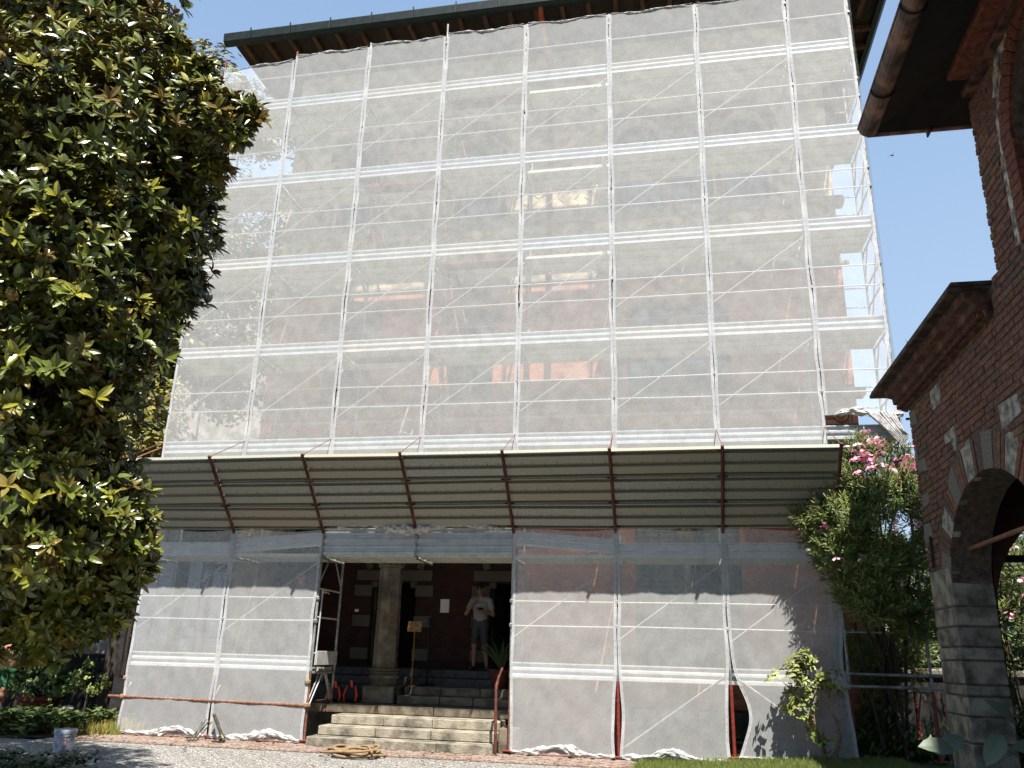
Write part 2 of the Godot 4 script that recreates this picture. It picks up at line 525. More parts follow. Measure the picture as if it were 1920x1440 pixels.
func make_scaffold() -> void:
	var s := thing("scaffolding", "galvanised tube scaffolding with decks covering the whole front of the building", "scaffolding")
	var coup := bx(Vector3(0.075, 0.07, 0.075), 0.015)
	for i in 9:
		var x := post_x(i)
		for z in [0.0, -1.05]:
			var low := 1.2
			var feet := 0.06
			if i == 3:
				low = 3.2
			if (i == 2) and z < -0.5:
				feet = 0.5
				low = 0.9
			if i == 4 and z < -0.5:
				feet = 0.5
				low = 0.9
			if i >= 5 and z == 0.0:
				feet = 0.05 + 0.15 * smoothstep(9.0, 12.6, x)
			var top: float = 14.72 if z == 0.0 else 14.45
			if i == 3 and z == 0.0:
				top = 14.98
			if i < 2 and z == 0.0:
				pipe("post", Vector3(x, low, z), Vector3(x, top - 0.75, z), 0.025, M.galv, s)
				pipe("post_top", Vector3(x, top - 0.75, z), Vector3(x, top, z), 0.025, M.red_paint, s)
			else:
				pipe("post", Vector3(x, low, z), Vector3(x, top, z), 0.025, M.galv, s)
			if i != 3:
				var red: bool = i == 0 or i >= 5
				pipe("base_post", Vector3(x, feet + 0.02, z), Vector3(x, low, z), 0.03 if red else 0.022, M.red_paint if red and i != 2 else M.brown_pipe, s)
				put("base_plate", bx(Vector3(0.2, 0.02, 0.16), 0.006), M.red_paint, s, Vector3(x, feet + 0.01, z))
			for r in 7:
				for dy in [0.6, 1.0]:
					var y: float = toe_y(r) + dy
					if y > low and y < top and z == 0.0:
						put("coupler", coup, M.galv, s, Vector3(x, y, 0.01))
	for r in 7:
		var y := toe_y(r) - 0.28
		for i in 9:
			if r == 0 and i == 3:
				continue
			var x := post_x(i)
			pipe("transom", Vector3(x, y, 0), Vector3(x, y, -1.05), 0.022, M.galv, s)
			if i == 3 and r == 1:
				continue
			pipe("knee_brace", Vector3(x, y - 0.48, 0), Vector3(x, y - 0.02, -0.36), 0.014, M.galv, s)
			pipe("knee_brace", Vector3(x, y - 0.48, -1.05), Vector3(x, y - 0.02, -0.69), 0.014, M.galv, s)
	# decks, toe boards, rails
	var plank := {}
	for wdt in [1.74, 1.15]:
		var b := MB.new()
		b.box(Vector3(0, -0.008, 0), Vector3(wdt, 0.014, 0.318))
		for zz in [-0.151, 0.151]:
			b.box(Vector3(0, -0.038, zz), Vector3(wdt, 0.046, 0.014))
		for zz in [-0.07, 0.07]:
			b.box(Vector3(0, -0.022, zz), Vector3(wdt, 0.014, 0.05))
		for xx in [-wdt * 0.48, wdt * 0.48]:
			b.box(Vector3(xx, -0.036, 0), Vector3(0.03, 0.05, 0.285))
		plank[wdt] = b.mesh()
	var toe := {}
	for wdt in [1.76, 1.16]:
		var b := MB.new()
		var pr := [Vector2(0.03, -0.045), Vector2(0.03, 0.0), Vector2(0.0, 0.012), Vector2(0.0, 0.055), Vector2(0.028, 0.072), Vector2(0.028, 0.105), Vector2(0.0, 0.122), Vector2(0.0, 0.165), Vector2(0.03, 0.18), Vector2(0.03, 0.2), Vector2(-0.008, 0.2), Vector2(-0.008, 0.16), Vector2(-0.012, -0.045)]
		b.prism(pr, Vector3(-wdt / 2, 0, 0), Vector3(0, 0, 1), Vector3(0, 1, 0), Vector3(wdt, 0, 0))
		toe[wdt] = b.mesh()
	for r in 7:
		for i in 8:
			if r == 0 and (i == 2 or i == 3 or i == 7):
				continue
			var x := (post_x(i) + post_x(i + 1)) * 0.5
			var wd := 1.74 if i < 7 else 1.15
			var y := toe_y(r) - 0.2
			for k in 3:
				if k == 0 and ((i == 4 and r in [4, 5, 6]) or (i == 2 and r == 5) or (i == 3 and r == 4)):
					continue  # an outer plank is missing here, so the sun reaches the wall
				var m: Material = M.plank
				if (r == 5 and i == 2 and k == 1) or (r == 6 and i == 3 and k == 1) or (r == 4 and i == 3 and k == 1) or (r == 3 and i == 2 and k == 1):
					m = M.dull_red
				put("plank", plank[wd], m, s, Vector3(x + rnd(-0.01, 0.01), y + rnd(0, 0.008), -0.19 - 0.335 * k))
			var tb := Basis.IDENTITY
			var ty := y
			var tm: Material = [M.toe, M.toe_blue, M.toe_cream][(i * 7 + r * 5 + i * r) % 3]
			if r == 1:
				tm = M.toe_blue
			if r == 1 and i == 1:
				tb = Basis(Vector3(0, 0, 1), 0.075)
				ty = y + 0.12
			if r == 1 and i == 4:
				tb = Basis(Vector3(0, 0, 1), -0.085)
				ty = y + 0.13
			if r == 1 and (i == 2 or i == 3):
				ty = y + 0.27
				put("toe_board", toe[1.76], tm, s, Vector3(x, y + 0.03, -0.02), Basis(Vector3(0, 0, 1), 0.008))
			put("toe_board", toe[1.76 if i < 7 else 1.16], tm, s, Vector3(x, ty + 0.002, -0.03 + rnd(-0.004, 0.004)), tb * Basis(Vector3(0, 0, 1), rnd(-0.003, 0.003)))
	for r in 7:
		for i in 8:
			if (r == 0 and (i == 2 or i == 3)) or (r == 1 and i < 7):
				continue
			var a := post_x(i)
			var b := post_x(i + 1)
			for dy in [0.6, 1.0]:
				if r == 6 and dy > 0.9:
					continue
				var y: float = toe_y(r) + dy
				var m: Material = M.brown_pipe if (i < 2 and r == 5 and dy > 0.9) or (i == 1 and r == 2 and dy > 0.9) else M.rail
				pipe("guard_rail", Vector3(a, y + rnd(-0.01, 0.01), 0.0), Vector3(b, y + rnd(-0.01, 0.01), 0.0), 0.013, m, s)
				if i == 7 or (r > 1 and r < 6 and dy < 0.9 and i > 0):
					pipe("inner_rail", Vector3(a, y, -1.05), Vector3(b, y, -1.05), 0.012, M.galv, s)
			if r < 6 and not (i == 7 and r == 0) and i < 7:
				pipe("diagonal_brace", Vector3(a + 0.03, toe_y(r) + 0.4, 0.005), Vector3(b - 0.03, toe_y(r) + 1.66, 0.005), 0.010, M.rail, s)
		if r > 1 and r < 6:
			for dy in [0.6, 1.0]:
				pipe("end_rail", Vector3(13.8, toe_y(r) + dy, 0), Vector3(13.8, toe_y(r) + dy, -1.05), 0.017, M.galv, s)
			pipe("end_brace", Vector3(13.8, toe_y(r) + 0.05, -1.05), Vector3(13.8, toe_y(r) + 1.5, 0), 0.013, M.galv, s)
	pipe("diagonal_brace", Vector3(9.06, 0.18, 0.0), Vector3(10.75, 1.35, 0.0), 0.016, M.galv, s)
	pipe("diagonal_brace", Vector3(10.86, 1.33, 0.0), Vector3(12.5, 0.2, 0.0), 0.016, M.galv, s)
	# the open end bay at the foot, and the low brown tube on the left
	for y in [1.24, 1.42]:
		pipe("guard_rail", Vector3(12.6, y, 0.02), Vector3(13.95, y, 0.02), 0.024, M.galv, s)
	pipe("low_tube", Vector3(-0.28, 0.66, 0.05), Vector3(3.68, 0.63, 0.05), 0.026, M.brown_pipe, s)
	for p in [Vector3(0, 0.66, 0.03), Vector3(3.6, 0.64, 0.03), Vector3(0, 0.98, 0.02), Vector3(3.58, 1.02, 0.03)]:
		put("tube_clamp", bx(Vector3(0.09, 0.08, 0.1), 0.02), M.rope, s, p)
	# side frame bracing at the open portal
	for y in [1.5, 2.12, 2.62]:
		pipe("side_rail", Vector3(3.6, y, 0), Vector3(3.6, y, -1.05), 0.016, M.toe, s)
	pipe("side_brace", Vector3(3.62, 1.3, -0.1), Vector3(3.62, 2.6, -0.16), 0.014, M.toe, s)
	pipe("side_brace", Vector3(3.6, 0.62, -0.05), Vector3(3.6, 1.14, -0.5), 0.014, M.toe, s)
	pipe("side_brace", Vector3(3.6, 1.16, -0.62), Vector3(3.6, 0.7, -0.95), 0.014, M.galv, s)
	put("end_board", bx(Vector3(0.02, 0.24, 0.92), 0.006), M.toe, s, Vector3(3.66, 1.42, -0.52))
	# the side run continues behind along the flank
	for y in [5.3, 4.55]:
		pipe("flank_tube", Vector3(13.8, y, -1.05), Vector3(15.2, y, -1.1), 0.022, M.galv, s)
	pipe("flank_tube", Vector3(13.8, 4.3, -1.05), Vector3(14.6, 5.25, -1.1), 0.018, M.galv, s)

func make_fan() -> void:
	var s := thing("protection_fan", "sloping fan of ribbed steel planks on rusty brackets above the entrance", "canopy")
	var dir := Vector3(0, 1.14, 1.15).normalized()
	var up := Vector3(0, 0.71, -0.704)
	var foot := Vector3(0, 3.68, 0.06)
	# three planks per bay, each with lips and a stepped middle
	var pb := MB.new()
	var pr := [Vector2(0.0, -0.05), Vector2(0.012, -0.055), Vector2(0.016, 0.01), Vector2(0.058, 0.01), Vector2(0.066, -0.05), Vector2(0.205, -0.055), Vector2(0.212, 0.008), Vector2(0.272, 0.008), Vector2(0.28, -0.05), Vector2(0.425, -0.055), Vector2(0.432, 0.01), Vector2(0.49, 0.01), Vector2(0.495, -0.06), Vector2(0.515, -0.06), Vector2(0.52, 0.022), Vector2(0.0, 0.022)]
	pb.prism(pr, Vector3.ZERO, dir, up, Vector3(1.785, 0, 0))
	var plank := pb.mesh()
	var rb := MB.new()
	for k in 9:
		var c := Vector3(0.1 + 0.2 * k, 0, 0) + dir * 0.292 - up * 0.06
		rb.box(c, Vector3(0.022, 0.022, 0.022), Basis.IDENTITY, 0.006)
	var bolts := rb.mesh()
	for i in 7:
		for k in 3:
			var at := foot + Vector3(1.8 * i + 0.008, 0, 0) + dir * (0.02 + 0.527 * k) + up * (0.045 + rnd(-0.006, 0.006))
			var b := Basis(Vector3(0, 0, 1), rnd(-0.008, 0.008))
			var p := put("fan_plank", plank, [M.fan_plank, M.fan_plank_brown, M.fan_plank_grey, M.fan_plank][(i * 5 + k * 3 + i / 2) % 4], s, at, b)
			put("bolt", bolts, M.galv, p)
	for i in 8:
		var x := 1.8 * i
		pipe("fan_beam", Vector3(x, 3.62, 0.03), Vector3(x, 3.62, 0.03) + dir * 1.72, 0.028, M.rust, s)
		var hb := MB.new()
		for k in 4:
			var c := foot + Vector3(x, 0, 0) + dir * (0.06 + 0.5 * k) - up * 0.01
			hb.box(c, Vector3(0.17, 0.022, 0.022))
		put("plank_clip", hb.mesh(), M.dark, s)
		pipe("tie_wire", Vector3(x, 3.62, 0.03) + dir * 1.7, Vector3(x - 0.02, 5.42, 0.04), 0.007, M.brown_pipe, s)
	pipe("fan_strut", Vector3(0.0, 4.75, 1.15), Vector3(0.0, 5.3, 0.1), 0.016, M.brown_pipe, s)

# ---------------------------------------------------------------- nets
var wob := FastNoiseLite.new()

func net_mesh(xl: Callable, xr: Callable, y0: float, y1: float, amp: float, seed_: float, ytop: Callable, across := Vector3(1, 0, 0), out := Vector3(0, 0, 1), nu := 22) -> ArrayMesh:
	var nv := int((y1 - y0) / 0.11)
	var P := []
	for j in nv + 1:
		var row := []
		for i in nu + 1:
			var u := float(i) / nu
			var top: float = ytop.call(u)
			var y := lerpf(y0, top, float(j) / nv)
			var l: float = xl.call(y)
			var r: float = xr.call(y)
			var x := lerpf(l, r, u)
			var pin := 1.0 - absf(2.0 * u - 1.0) ** 6.0
			var dep := 0.045 + amp * pin * (wob.get_noise_2d(x * 55 + seed_, y * 40) + 0.8 * wob.get_noise_2d(x * 150 + y * 60, y * 90 + seed_)) + 0.02 * pin
			row.append(across * x + Vector3(0, y, 0) + out * dep)
		P.append(row)
	var b := MB.new()
	var N := []
	for j in nv + 1:
		var row := []
		for i in nu + 1:
			var du: Vector3 = P[j][mini(i + 1, nu)] - P[j][maxi(i - 1, 0)]
			var dv: Vector3 = P[mini(j + 1, nv)][i] - P[maxi(j - 1, 0)][i]
			var q := du.cross(dv).normalized()
			row.append(q if q.dot(out) > 0 else -q)
		N.append(row)
	for j in nv:
		for i in nu:
			var t := [Vector2(i, j), Vector2(i + 1, j), Vector2(i + 1, j + 1), Vector2(i, j + 1)]
			for k in 4:
				var p: Vector3 = P[t[k].y][t[k].x]
				t[k] = Vector2((p.dot(across) + seed_ * 0.37) / 2.4, -p.y / 2.4 + seed_ * 0.21)
			b.stri(P[j][i], P[j][i + 1], P[j + 1][i + 1], N[j][i], N[j][i + 1], N[j + 1][i + 1], t[0], t[1], t[2])
			b.stri(P[j][i], P[j + 1][i + 1], P[j + 1][i], N[j][i], N[j + 1][i + 1], N[j + 1][i], t[0], t[2], t[3])
	return b.mesh()

func band_mesh(xe: Callable, side: float, y0: float, y1: float, across := Vector3(1, 0, 0), out := Vector3(0, 0, 1)) -> ArrayMesh:
	var b := MB.new()
	var nv := int((y1 - y0) / 0.1)
	for j in nv:
		var ya := lerpf(y0, y1, float(j) / nv)
		var yb := lerpf(y0, y1, float(j + 1) / nv)
		for k in 2:
			# two folds: the flat selvedge and a narrow turned-over rim
			var w0 := 0.0 if k == 0 else 0.034
			var w1 := 0.034 if k == 0 else 0.048
			var d0 := 0.05 if k == 0 else 0.062
			var d1 := 0.058 if k == 0 else 0.05
			var a: float = xe.call(ya)
			var e: float = xe.call(yb)
			var za := 0.012 * sin(ya * 7.0 + a * 5.0)
			var zb := 0.012 * sin(yb * 7.0 + a * 5.0)
			var p0 := across * (a + side * w0) + Vector3(0, ya, 0) + out * (d0 + za)
			var p1 := across * (a + side * w1) + Vector3(0, ya, 0) + out * (d1 + za)
			var p2 := across * (e + side * w1) + Vector3(0, yb, 0) + out * (d1 + zb)
			var p3 := across * (e + side * w0) + Vector3(0, yb, 0) + out * (d0 + zb)
			b.stri(p0, p1, p2, out, out, out, Vector2(0, ya * 9.0), Vector2(1, ya * 9.0), Vector2(1, yb * 9.0))
			b.stri(p0, p2, p3, out, out, out, Vector2(0, ya * 9.0), Vector2(1, yb * 9.0), Vector2(0, yb * 9.0))
	return b.mesh()

func hem_mesh(x0: float, x1: float, y: Callable, seed_: float, rad := 0.055, flat_ := 1.0) -> ArrayMesh:
	# the foot of a net, rolled up and knotted: a lumpy sausage of fabric with folds
	var b := MB.new()
	var nu := 80
	var nv := 18
	var P := []
	for i in nu + 1:
		var u := float(i) / nu
		var x := lerpf(x0, x1, u)
		var r := rad * (0.6 + 1.3 * absf(wob.get_noise_2d(x * 60 + seed_, 3.0)) + 0.25 * sin(u * 15.0 + seed_)) * (0.35 + 0.65 * sin(clampf(u * PI, 0.1, 3.04)))
		var row := []
		for j in nv + 1:
			var a := TAU * j / nv
			var f := r * (1.0 + 0.45 * wob.get_noise_3d(x * 170, cos(a) * 45 + seed_, sin(a) * 45) + 0.14 * sin(a * 4.0 + x * 26.0))
			row.append(Vector3(x, y.call(u) + f * sin(a) * flat_, 0.075 + f * 0.8 * cos(a) + 0.02 * wob.get_noise_2d(x * 80, seed_)))
		P.append(row)
	for i in nu:
		for j in nv:
			var cen := Vector3((P[i][0].x + P[i + 1][0].x) / 2, y.call((i + 0.5) / nu), 0.075)
			var a: Vector3 = P[i][j]
			var c: Vector3 = P[i + 1][j + 1]
			b.quad(a, P[i + 1][j], c, P[i][j + 1], (a + c) * 0.5 - cen)
	return b.mesh()

func edge(i: int, side: float, seed_: float) -> Callable:
	# edge line of a net next to post i: tied at each lift, slack between
	var x := post_x(i)
	return func(y: float) -> float:
		var slack := 0.5 - 0.5 * cos((y - 1.3) * PI)
		var w := 0.002 + 0.02 * slack * (0.5 + 1.3 * wob.get_noise_2d(y * 16.0, seed_ * 50.0))
		return x + side * w + 0.016 * wob.get_noise_2d(y * 30.0, x * 40.0)

func make_nets() -> void:
	wob.seed = 3
	wob.frequency = 0.03
	wob.fractal_octaves = 3
	var where := ["at the left end beside the big tree", "in the second bay from the left end", "over the left half of the dark entrance", "over the right half of the dark entrance", "where the copper downpipe shows behind", "before the paired window with the slim column", "in the last wide bay before the narrow corner bay", "in the narrow bay at the right corner"]
	for i in 8:
		var net := thing("debris_net", "white upper debris net " + where[i], "debris net", Vector3.ZERO, 0.0, "upper debris nets")
		var l := edge(i, 1.0, i * 2.0)
		var r := edge(i + 1, -1.0, i * 2.0 + 1.0)
		var y0 := 4.95 if i < 7 else 5.62
		var top: float = [14.4, 14.55, 14.6, 14.65, 14.66, 14.66, 14.66, 14.66][i]
		var sag := func(u: float) -> float:
			return top + 0.03 - 0.05 * sin(u * PI) ** 0.7 * (0.8 + 0.5 * sin(u * 9.0 + i)) + (0.08 * (u - 0.5) if i == 0 else 0.0)
		put("net_sheet", net_mesh(l, r, y0, 14.6, 0.011, i * 3.1, sag), M.netting, net)
		put("edge_band", band_mesh(l, 1.0, y0, top), M.selvedge, net)
		put("edge_band", band_mesh(r, -1.0, y0, top), M.selvedge, net)
		if i < 7:
			put("top_hem", hem_mesh(post_x(i) + 0.05, post_x(i + 1) - 0.05, sag, i * 1.7, 0.018), M.hem, net)
		else:
			put("gathered_hem", hem_mesh(12.75, 13.86, func(u): return 5.62 + 0.06 * sin(u * 6.0), 9.0, 0.10, 0.8), M.hem, net)
	# the flank
	var fl := thing("debris_net", "white debris net round the corner, facing the brick wing", "debris net", Vector3.ZERO, 0.0, "upper debris nets")
	var lz := func(y: float) -> float: return -1.02 + 0.03 * sin(y * 3.0)
	var rz := func(y: float) -> float: return 0.0 + 0.02 * sin(y * 3.1)
	var flt := func(_u: float) -> float: return 14.66
	put("net_sheet", net_mesh(lz, rz, 5.5, 14.6, 0.03, 40.0, flt, Vector3(0, 0, 1), Vector3(1, 0, 0), 12), M.netting, fl, Vector3(13.82, 0, 0))
	var dr := MB.new()
	for k in 9:
		var a := Vector3(13.3 + 0.05 * k, 5.62 + rnd(-0.03, 0.03), 0.1)
		dr.path([a, a.lerp(Vector3(13.84 + 0.01 * k, 5.05, 0.08), 0.5) + Vector3(0, -0.03 + rnd(-0.03, 0.03), 0.04), Vector3(13.82 + 0.012 * k, 5.0 + 0.03 * k, 0.07)], [0.03, 0.022, 0.012], 6)
	put("trailing_fold", dr.mesh(), M.hem, fl)
	# the foot of the scaffold
	var low := [[0, "at the left end beside the yellow grass"], [1, "just left of the entrance steps"], [4, "just right of the entrance steps"], [5, "second right of the steps, grass at its foot"], [6, "behind the small tree, bulging open at its left edge"]]
	for q in low:
		var i: int = q[0]
		var net := thing("debris_net", "white ground-level debris net " + q[1], "debris net", Vector3.ZERO, 0.0, "lowest debris nets")
		var open_l := 0.24 if i == 6 else (0.05 if i == 5 else 0.0)
		var open_r := 0.05 if i == 4 else (0.08 if i == 5 else 0.0)
		var le := edge(i, 1.0, 30.0 + i)
		var re := edge(i + 1, -1.0, 50.0 + i)
		var xl := func(y: float) -> float: return le.call(y) + open_l * exp(-pow((y - 0.75) / 0.55, 2.0))
		var xr := func(y: float) -> float: return re.call(y) - open_r * exp(-pow((y - 0.55) / 0.7, 2.0)) + (0.07 * maxf(0.0, 0.8 - y) - 0.08 * exp(-pow((y - 1.6) / 0.5, 2.0)) if i == 6 else 0.0)
		var g := 0.05 + 0.12 * smoothstep(9.0, 12.6, post_x(i))
		var top := func(u: float) -> float: return 3.66 + 0.02 * sin(u * 7.0)
		var lift := func(u: float) -> float: return g + 0.02 + (0.10 * exp(-pow((u - (0.68 if i < 2 else 0.45)) / 0.16, 2.0)) if i < 6 else 0.02)
		put("net_sheet", net_mesh(xl, xr, g, 3.66, 0.014, 60.0 + i * 2.3, top), M.netting, net)
		put("edge_band", band_mesh(xl, 1.0, g, 3.66), M.selvedge, net)
		put("edge_band", band_mesh(xr, -1.0, g, 3.66), M.selvedge, net)
		put("gathered_hem", hem_mesh(post_x(i) + 0.06, post_x(i + 1) - 0.06, lift, 20.0 + i, 0.062 if i < 6 else 0.03), M.hem, net)
	# white sheeting left over the portal deck
	var tp := thing("plastic_sheet", "crumpled white sheeting bunched on the deck above the entrance", "sheet")
	var hy := func(u: float) -> float: return 3.72 + 0.05 * sin(u * 11.0)
	put("bunched_sheet", hem_mesh(3.9, 7.15, hy, 77.0, 0.10, 0.7), M.hem, tp)

func make_ladders() -> void:
	var d := [[3.62, 11.2, 4.02, 9.25, "leaning in the third bay, fourth deck below the eaves", "dull_red"], [5.46, 13.2, 5.98, 11.25, "leaning in the fourth bay just under the top deck", "dull_red"], [5.52, 9.2, 5.96, 7.25, "leaning beside the arched first-floor window", "dull_red"], [5.12, 7.2, 4.70, 5.25, "pale one just above the fan", "galv"]]
	for q in d:
		var l := thing("ladder", "steep access ladder behind the net, " + q[4], "ladder", Vector3.ZERO, 0.0, "ladders between the decks")
		var a := Vector3(q[0], q[1], -0.62)
		var b := Vector3(q[2], q[3], -0.42)
		for k in 2:
			var o := Vector3(0.13 * k, 0, -0.28 * k)
			pipe("stile", a + o, b + o, 0.02, M[q[5]], l)
		for k in 7:
			var p := a.lerp(b, (k + 0.5) / 7.0)
			pipe("rung", p, p + Vector3(0.13, 0, -0.28), 0.012, M[q[5]], l)

# ---------------------------------------------------------------- walls with openings
# openings: [centre, half width, sill, spring, arched]; wall in the plane o + x,y, thickness along -out
func wall_open(b: MB, x0: float, x1: float, y0: float, y1: float, openings: Array, o: Vector3, x: Vector3, out: Vector3, thick: float, rise := 1.0) -> void:
	var y := Vector3(0, 1, 0)
	var cuts := [x0, x1]
	for q in openings:
		var n := 16 if q[4] else 1
		for k in n + 1:
			var cx: float = q[0] - q[1] * cos(PI * k / n) if q[4] else q[0] + q[1] * (2.0 * k / n - 1.0)
			if cx > x0 and cx < x1:
				cuts.append(cx)
	cuts.sort()
	for k in cuts.size() - 1:
		var a: float = cuts[k]
		var c: float = cuts[k + 1]
		if c - a < 1e-5:
			continue
		var holes := []
		for q in openings:
			if (a + c) * 0.5 > q[0] - q[1] and (a + c) * 0.5 < q[0] + q[1]:
				var ta: float = q[3]
				var tc: float = q[3]
				if q[4]:
					ta += rise * sqrt(maxf(0.0, q[1] * q[1] - (a - q[0]) ** 2))
					tc += rise * sqrt(maxf(0.0, q[1] * q[1] - (c - q[0]) ** 2))
				holes.append([q[2], ta, tc])
		holes.sort_custom(func(p, q): return p[0] < q[0])
		var la := y0
		var lc := y0
		for h in holes + [[y1, y1, y1]]:
			var ha: float = h[0]
			if maxf(la, lc) < ha - 1e-5 or ha == y1:
				for side in 2:
					var off := Vector3.ZERO if side == 0 else -out * thick
					b.quad(o + x * a + y * la + off, o + x * c + y * lc + off, o + x * c + y * ha + off, o + x * a + y * ha + off, out if side == 0 else -out)
			if h[0] != y1:
				if ha > y0 + 1e-4:
					b.quad(o + x * a + y * ha, o + x * c + y * ha, o + x * c + y * ha - out * thick, o + x * a + y * ha - out * thick, y)
				b.quad(o + x * a + y * h[1], o + x * c + y * h[2], o + x * c + y * h[2] - out * thick, o + x * a + y * h[1] - out * thick, -y)
			la = h[1]
			lc = h[2]
	for q in openings:
		for sd in [-1.0, 1.0]:
			var px: float = q[0] + sd * q[1]
			b.quad(o + x * px + y * q[2], o + x * px + y * q[3], o + x * px + y * q[3] - out * thick, o + x * px + y * q[2] - out * thick, -x * sd)
	for e in [[x0, -1.0], [x1, 1.0]]:
		b.quad(o + x * e[0] + y * y0, o + x * e[0] + y * y1, o + x * e[0] + y * y1 - out * thick, o + x * e[0] + y * y0 - out * thick, x * e[1])
	b.quad(o + x * x0 + y * y1, o + x * x1 + y * y1, o + x * x1 + y * y1 - out * thick, o + x * x0 + y * y1 - out * thick, y)

func arch_pts(cx: float, hw: float, y0: float, spring: float, arched: bool, n := 12) -> Array:
	var p := [Vector2(cx - hw, y0)]
	if arched:
		for k in n + 1:
			p.append(Vector2(cx - hw * cos(PI * k / n), spring + hw * sin(PI * k / n)))
	else:
		p.append(Vector2(cx - hw, spring))
		p.append(Vector2(cx + hw, spring))
	p.append(Vector2(cx + hw, y0))
	return p

const FZ := -1.35

func window(parent: Node, cx: float, hw: float, y0: float, spring: float, arched: bool, z: float, bars := 2) -> void:
	var fr := MB.new()
	var outer := arch_pts(cx, hw, y0, spring, arched)
	for i in outer.size():
		var p: Vector2 = outer[i]
		var q: Vector2 = outer[(i + 1) % outer.size()]
		var mid := Vector2(cx, (y0 + spring) * 0.5)
		var e := (q - p)
		var nn := Vector2(-e.y, e.x).normalized()
		if nn.dot(mid - p) < 0:
			nn = -nn
		var c := (p + q) * 0.5 + nn * 0.03
		fr.box(Vector3(c.x, c.y, z), Vector3(e.length() + 0.02, 0.06, 0.06), Basis(Vector3(0, 0, 1), e.angle()))
	var hh := spring + (hw if arched else 0.0)
	fr.box(Vector3(cx, (y0 + hh) * 0.5, z), Vector3(0.07, hh - y0, 0.062))
	for k in bars:
		fr.box(Vector3(cx, lerpf(y0, spring, (k + 1.0) / (bars + (0.0 if arched else 1.0))), z), Vector3(hw * 2, 0.05, 0.058))
	var w := put("window", fr.mesh(), M.frame_wood, parent)
	for sd in [-1.0, 1.0]:
		var pb := MB.new()
		var poly := []
		for p in outer:
			var v: Vector2 = p
			poly.append(Vector2(maxf(v.x, cx) if sd > 0 else minf(v.x, cx), v.y))
		pb.prism(poly, Vector3(0, 0, z - 0.012), Vector3(1, 0, 0), Vector3(0, 1, 0), Vector3(0, 0, 0.012))
		put("pane", pb.mesh(), M.glass, w)

func ring(b: MB, cx: float, cy: float, r0: float, r1: float, a0: float, a1: float, z: float, d: float, n: int) -> void:
	for k in n:
		var p := a0 + (a1 - a0) * k / n
		var q := a0 + (a1 - a0) * (k + 1) / n
		b.prism([Vector2(cx + r0 * cos(p), cy + r0 * sin(p)), Vector2(cx + r1 * cos(p), cy + r1 * sin(p)), Vector2(cx + r1 * cos(q), cy + r1 * sin(q)), Vector2(cx + r0 * cos(q), cy + r0 * sin(q))], Vector3(0, 0, z), Vector3(1, 0, 0), Vector3(0, 1, 0), Vector3(0, 0, d))

func column(parent: Node, x: float, y0: float, y1: float, z: float, r: float) -> void:
	var b := MB.new()
	b.lathe(Vector3(x, y0, z), [[0.0, 0.0], [r * 1.7, 0.0], [r * 1.7, 0.09], [r * 1.35, 0.11], [r * 1.5, 0.16], [r * 1.1, 0.2], [r, 0.24], [r * 0.92, y1 - y0 - 0.42], [r * 1.15, y1 - y0 - 0.4], [r * 0.95, y1 - y0 - 0.36]], 16)
	var c := put("small_column", b.mesh(), M.stone, parent)
	var k := MB.new()
	k.lathe(Vector3(x, y1 - 0.36, z), [[r * 0.95, 0.0], [r * 1.1, 0.1], [r * 1.5, 0.2], [r * 2.0, 0.26], [r * 1.7, 0.28]], 8)
	k.box(Vector3(x, y1 - 0.04, z), Vector3(r * 4, 0.08, r * 4), Basis.IDENTITY, 0.01)
	for q in 8:
		var a := TAU * q / 8
		var o := Vector3(cos(a), 0, sin(a))
		k.path([Vector3(x, y1 - 0.34, z) + o * r, Vector3(x, y1 - 0.2, z) + o * r * 1.3, Vector3(x, y1 - 0.12, z) + o * r * 1.9, Vector3(x, y1 - 0.16, z) + o * r * 2.05], [0.02, 0.03, 0.025, 0.012], 5)
	put("capital", k.mesh(), M.stone, c)

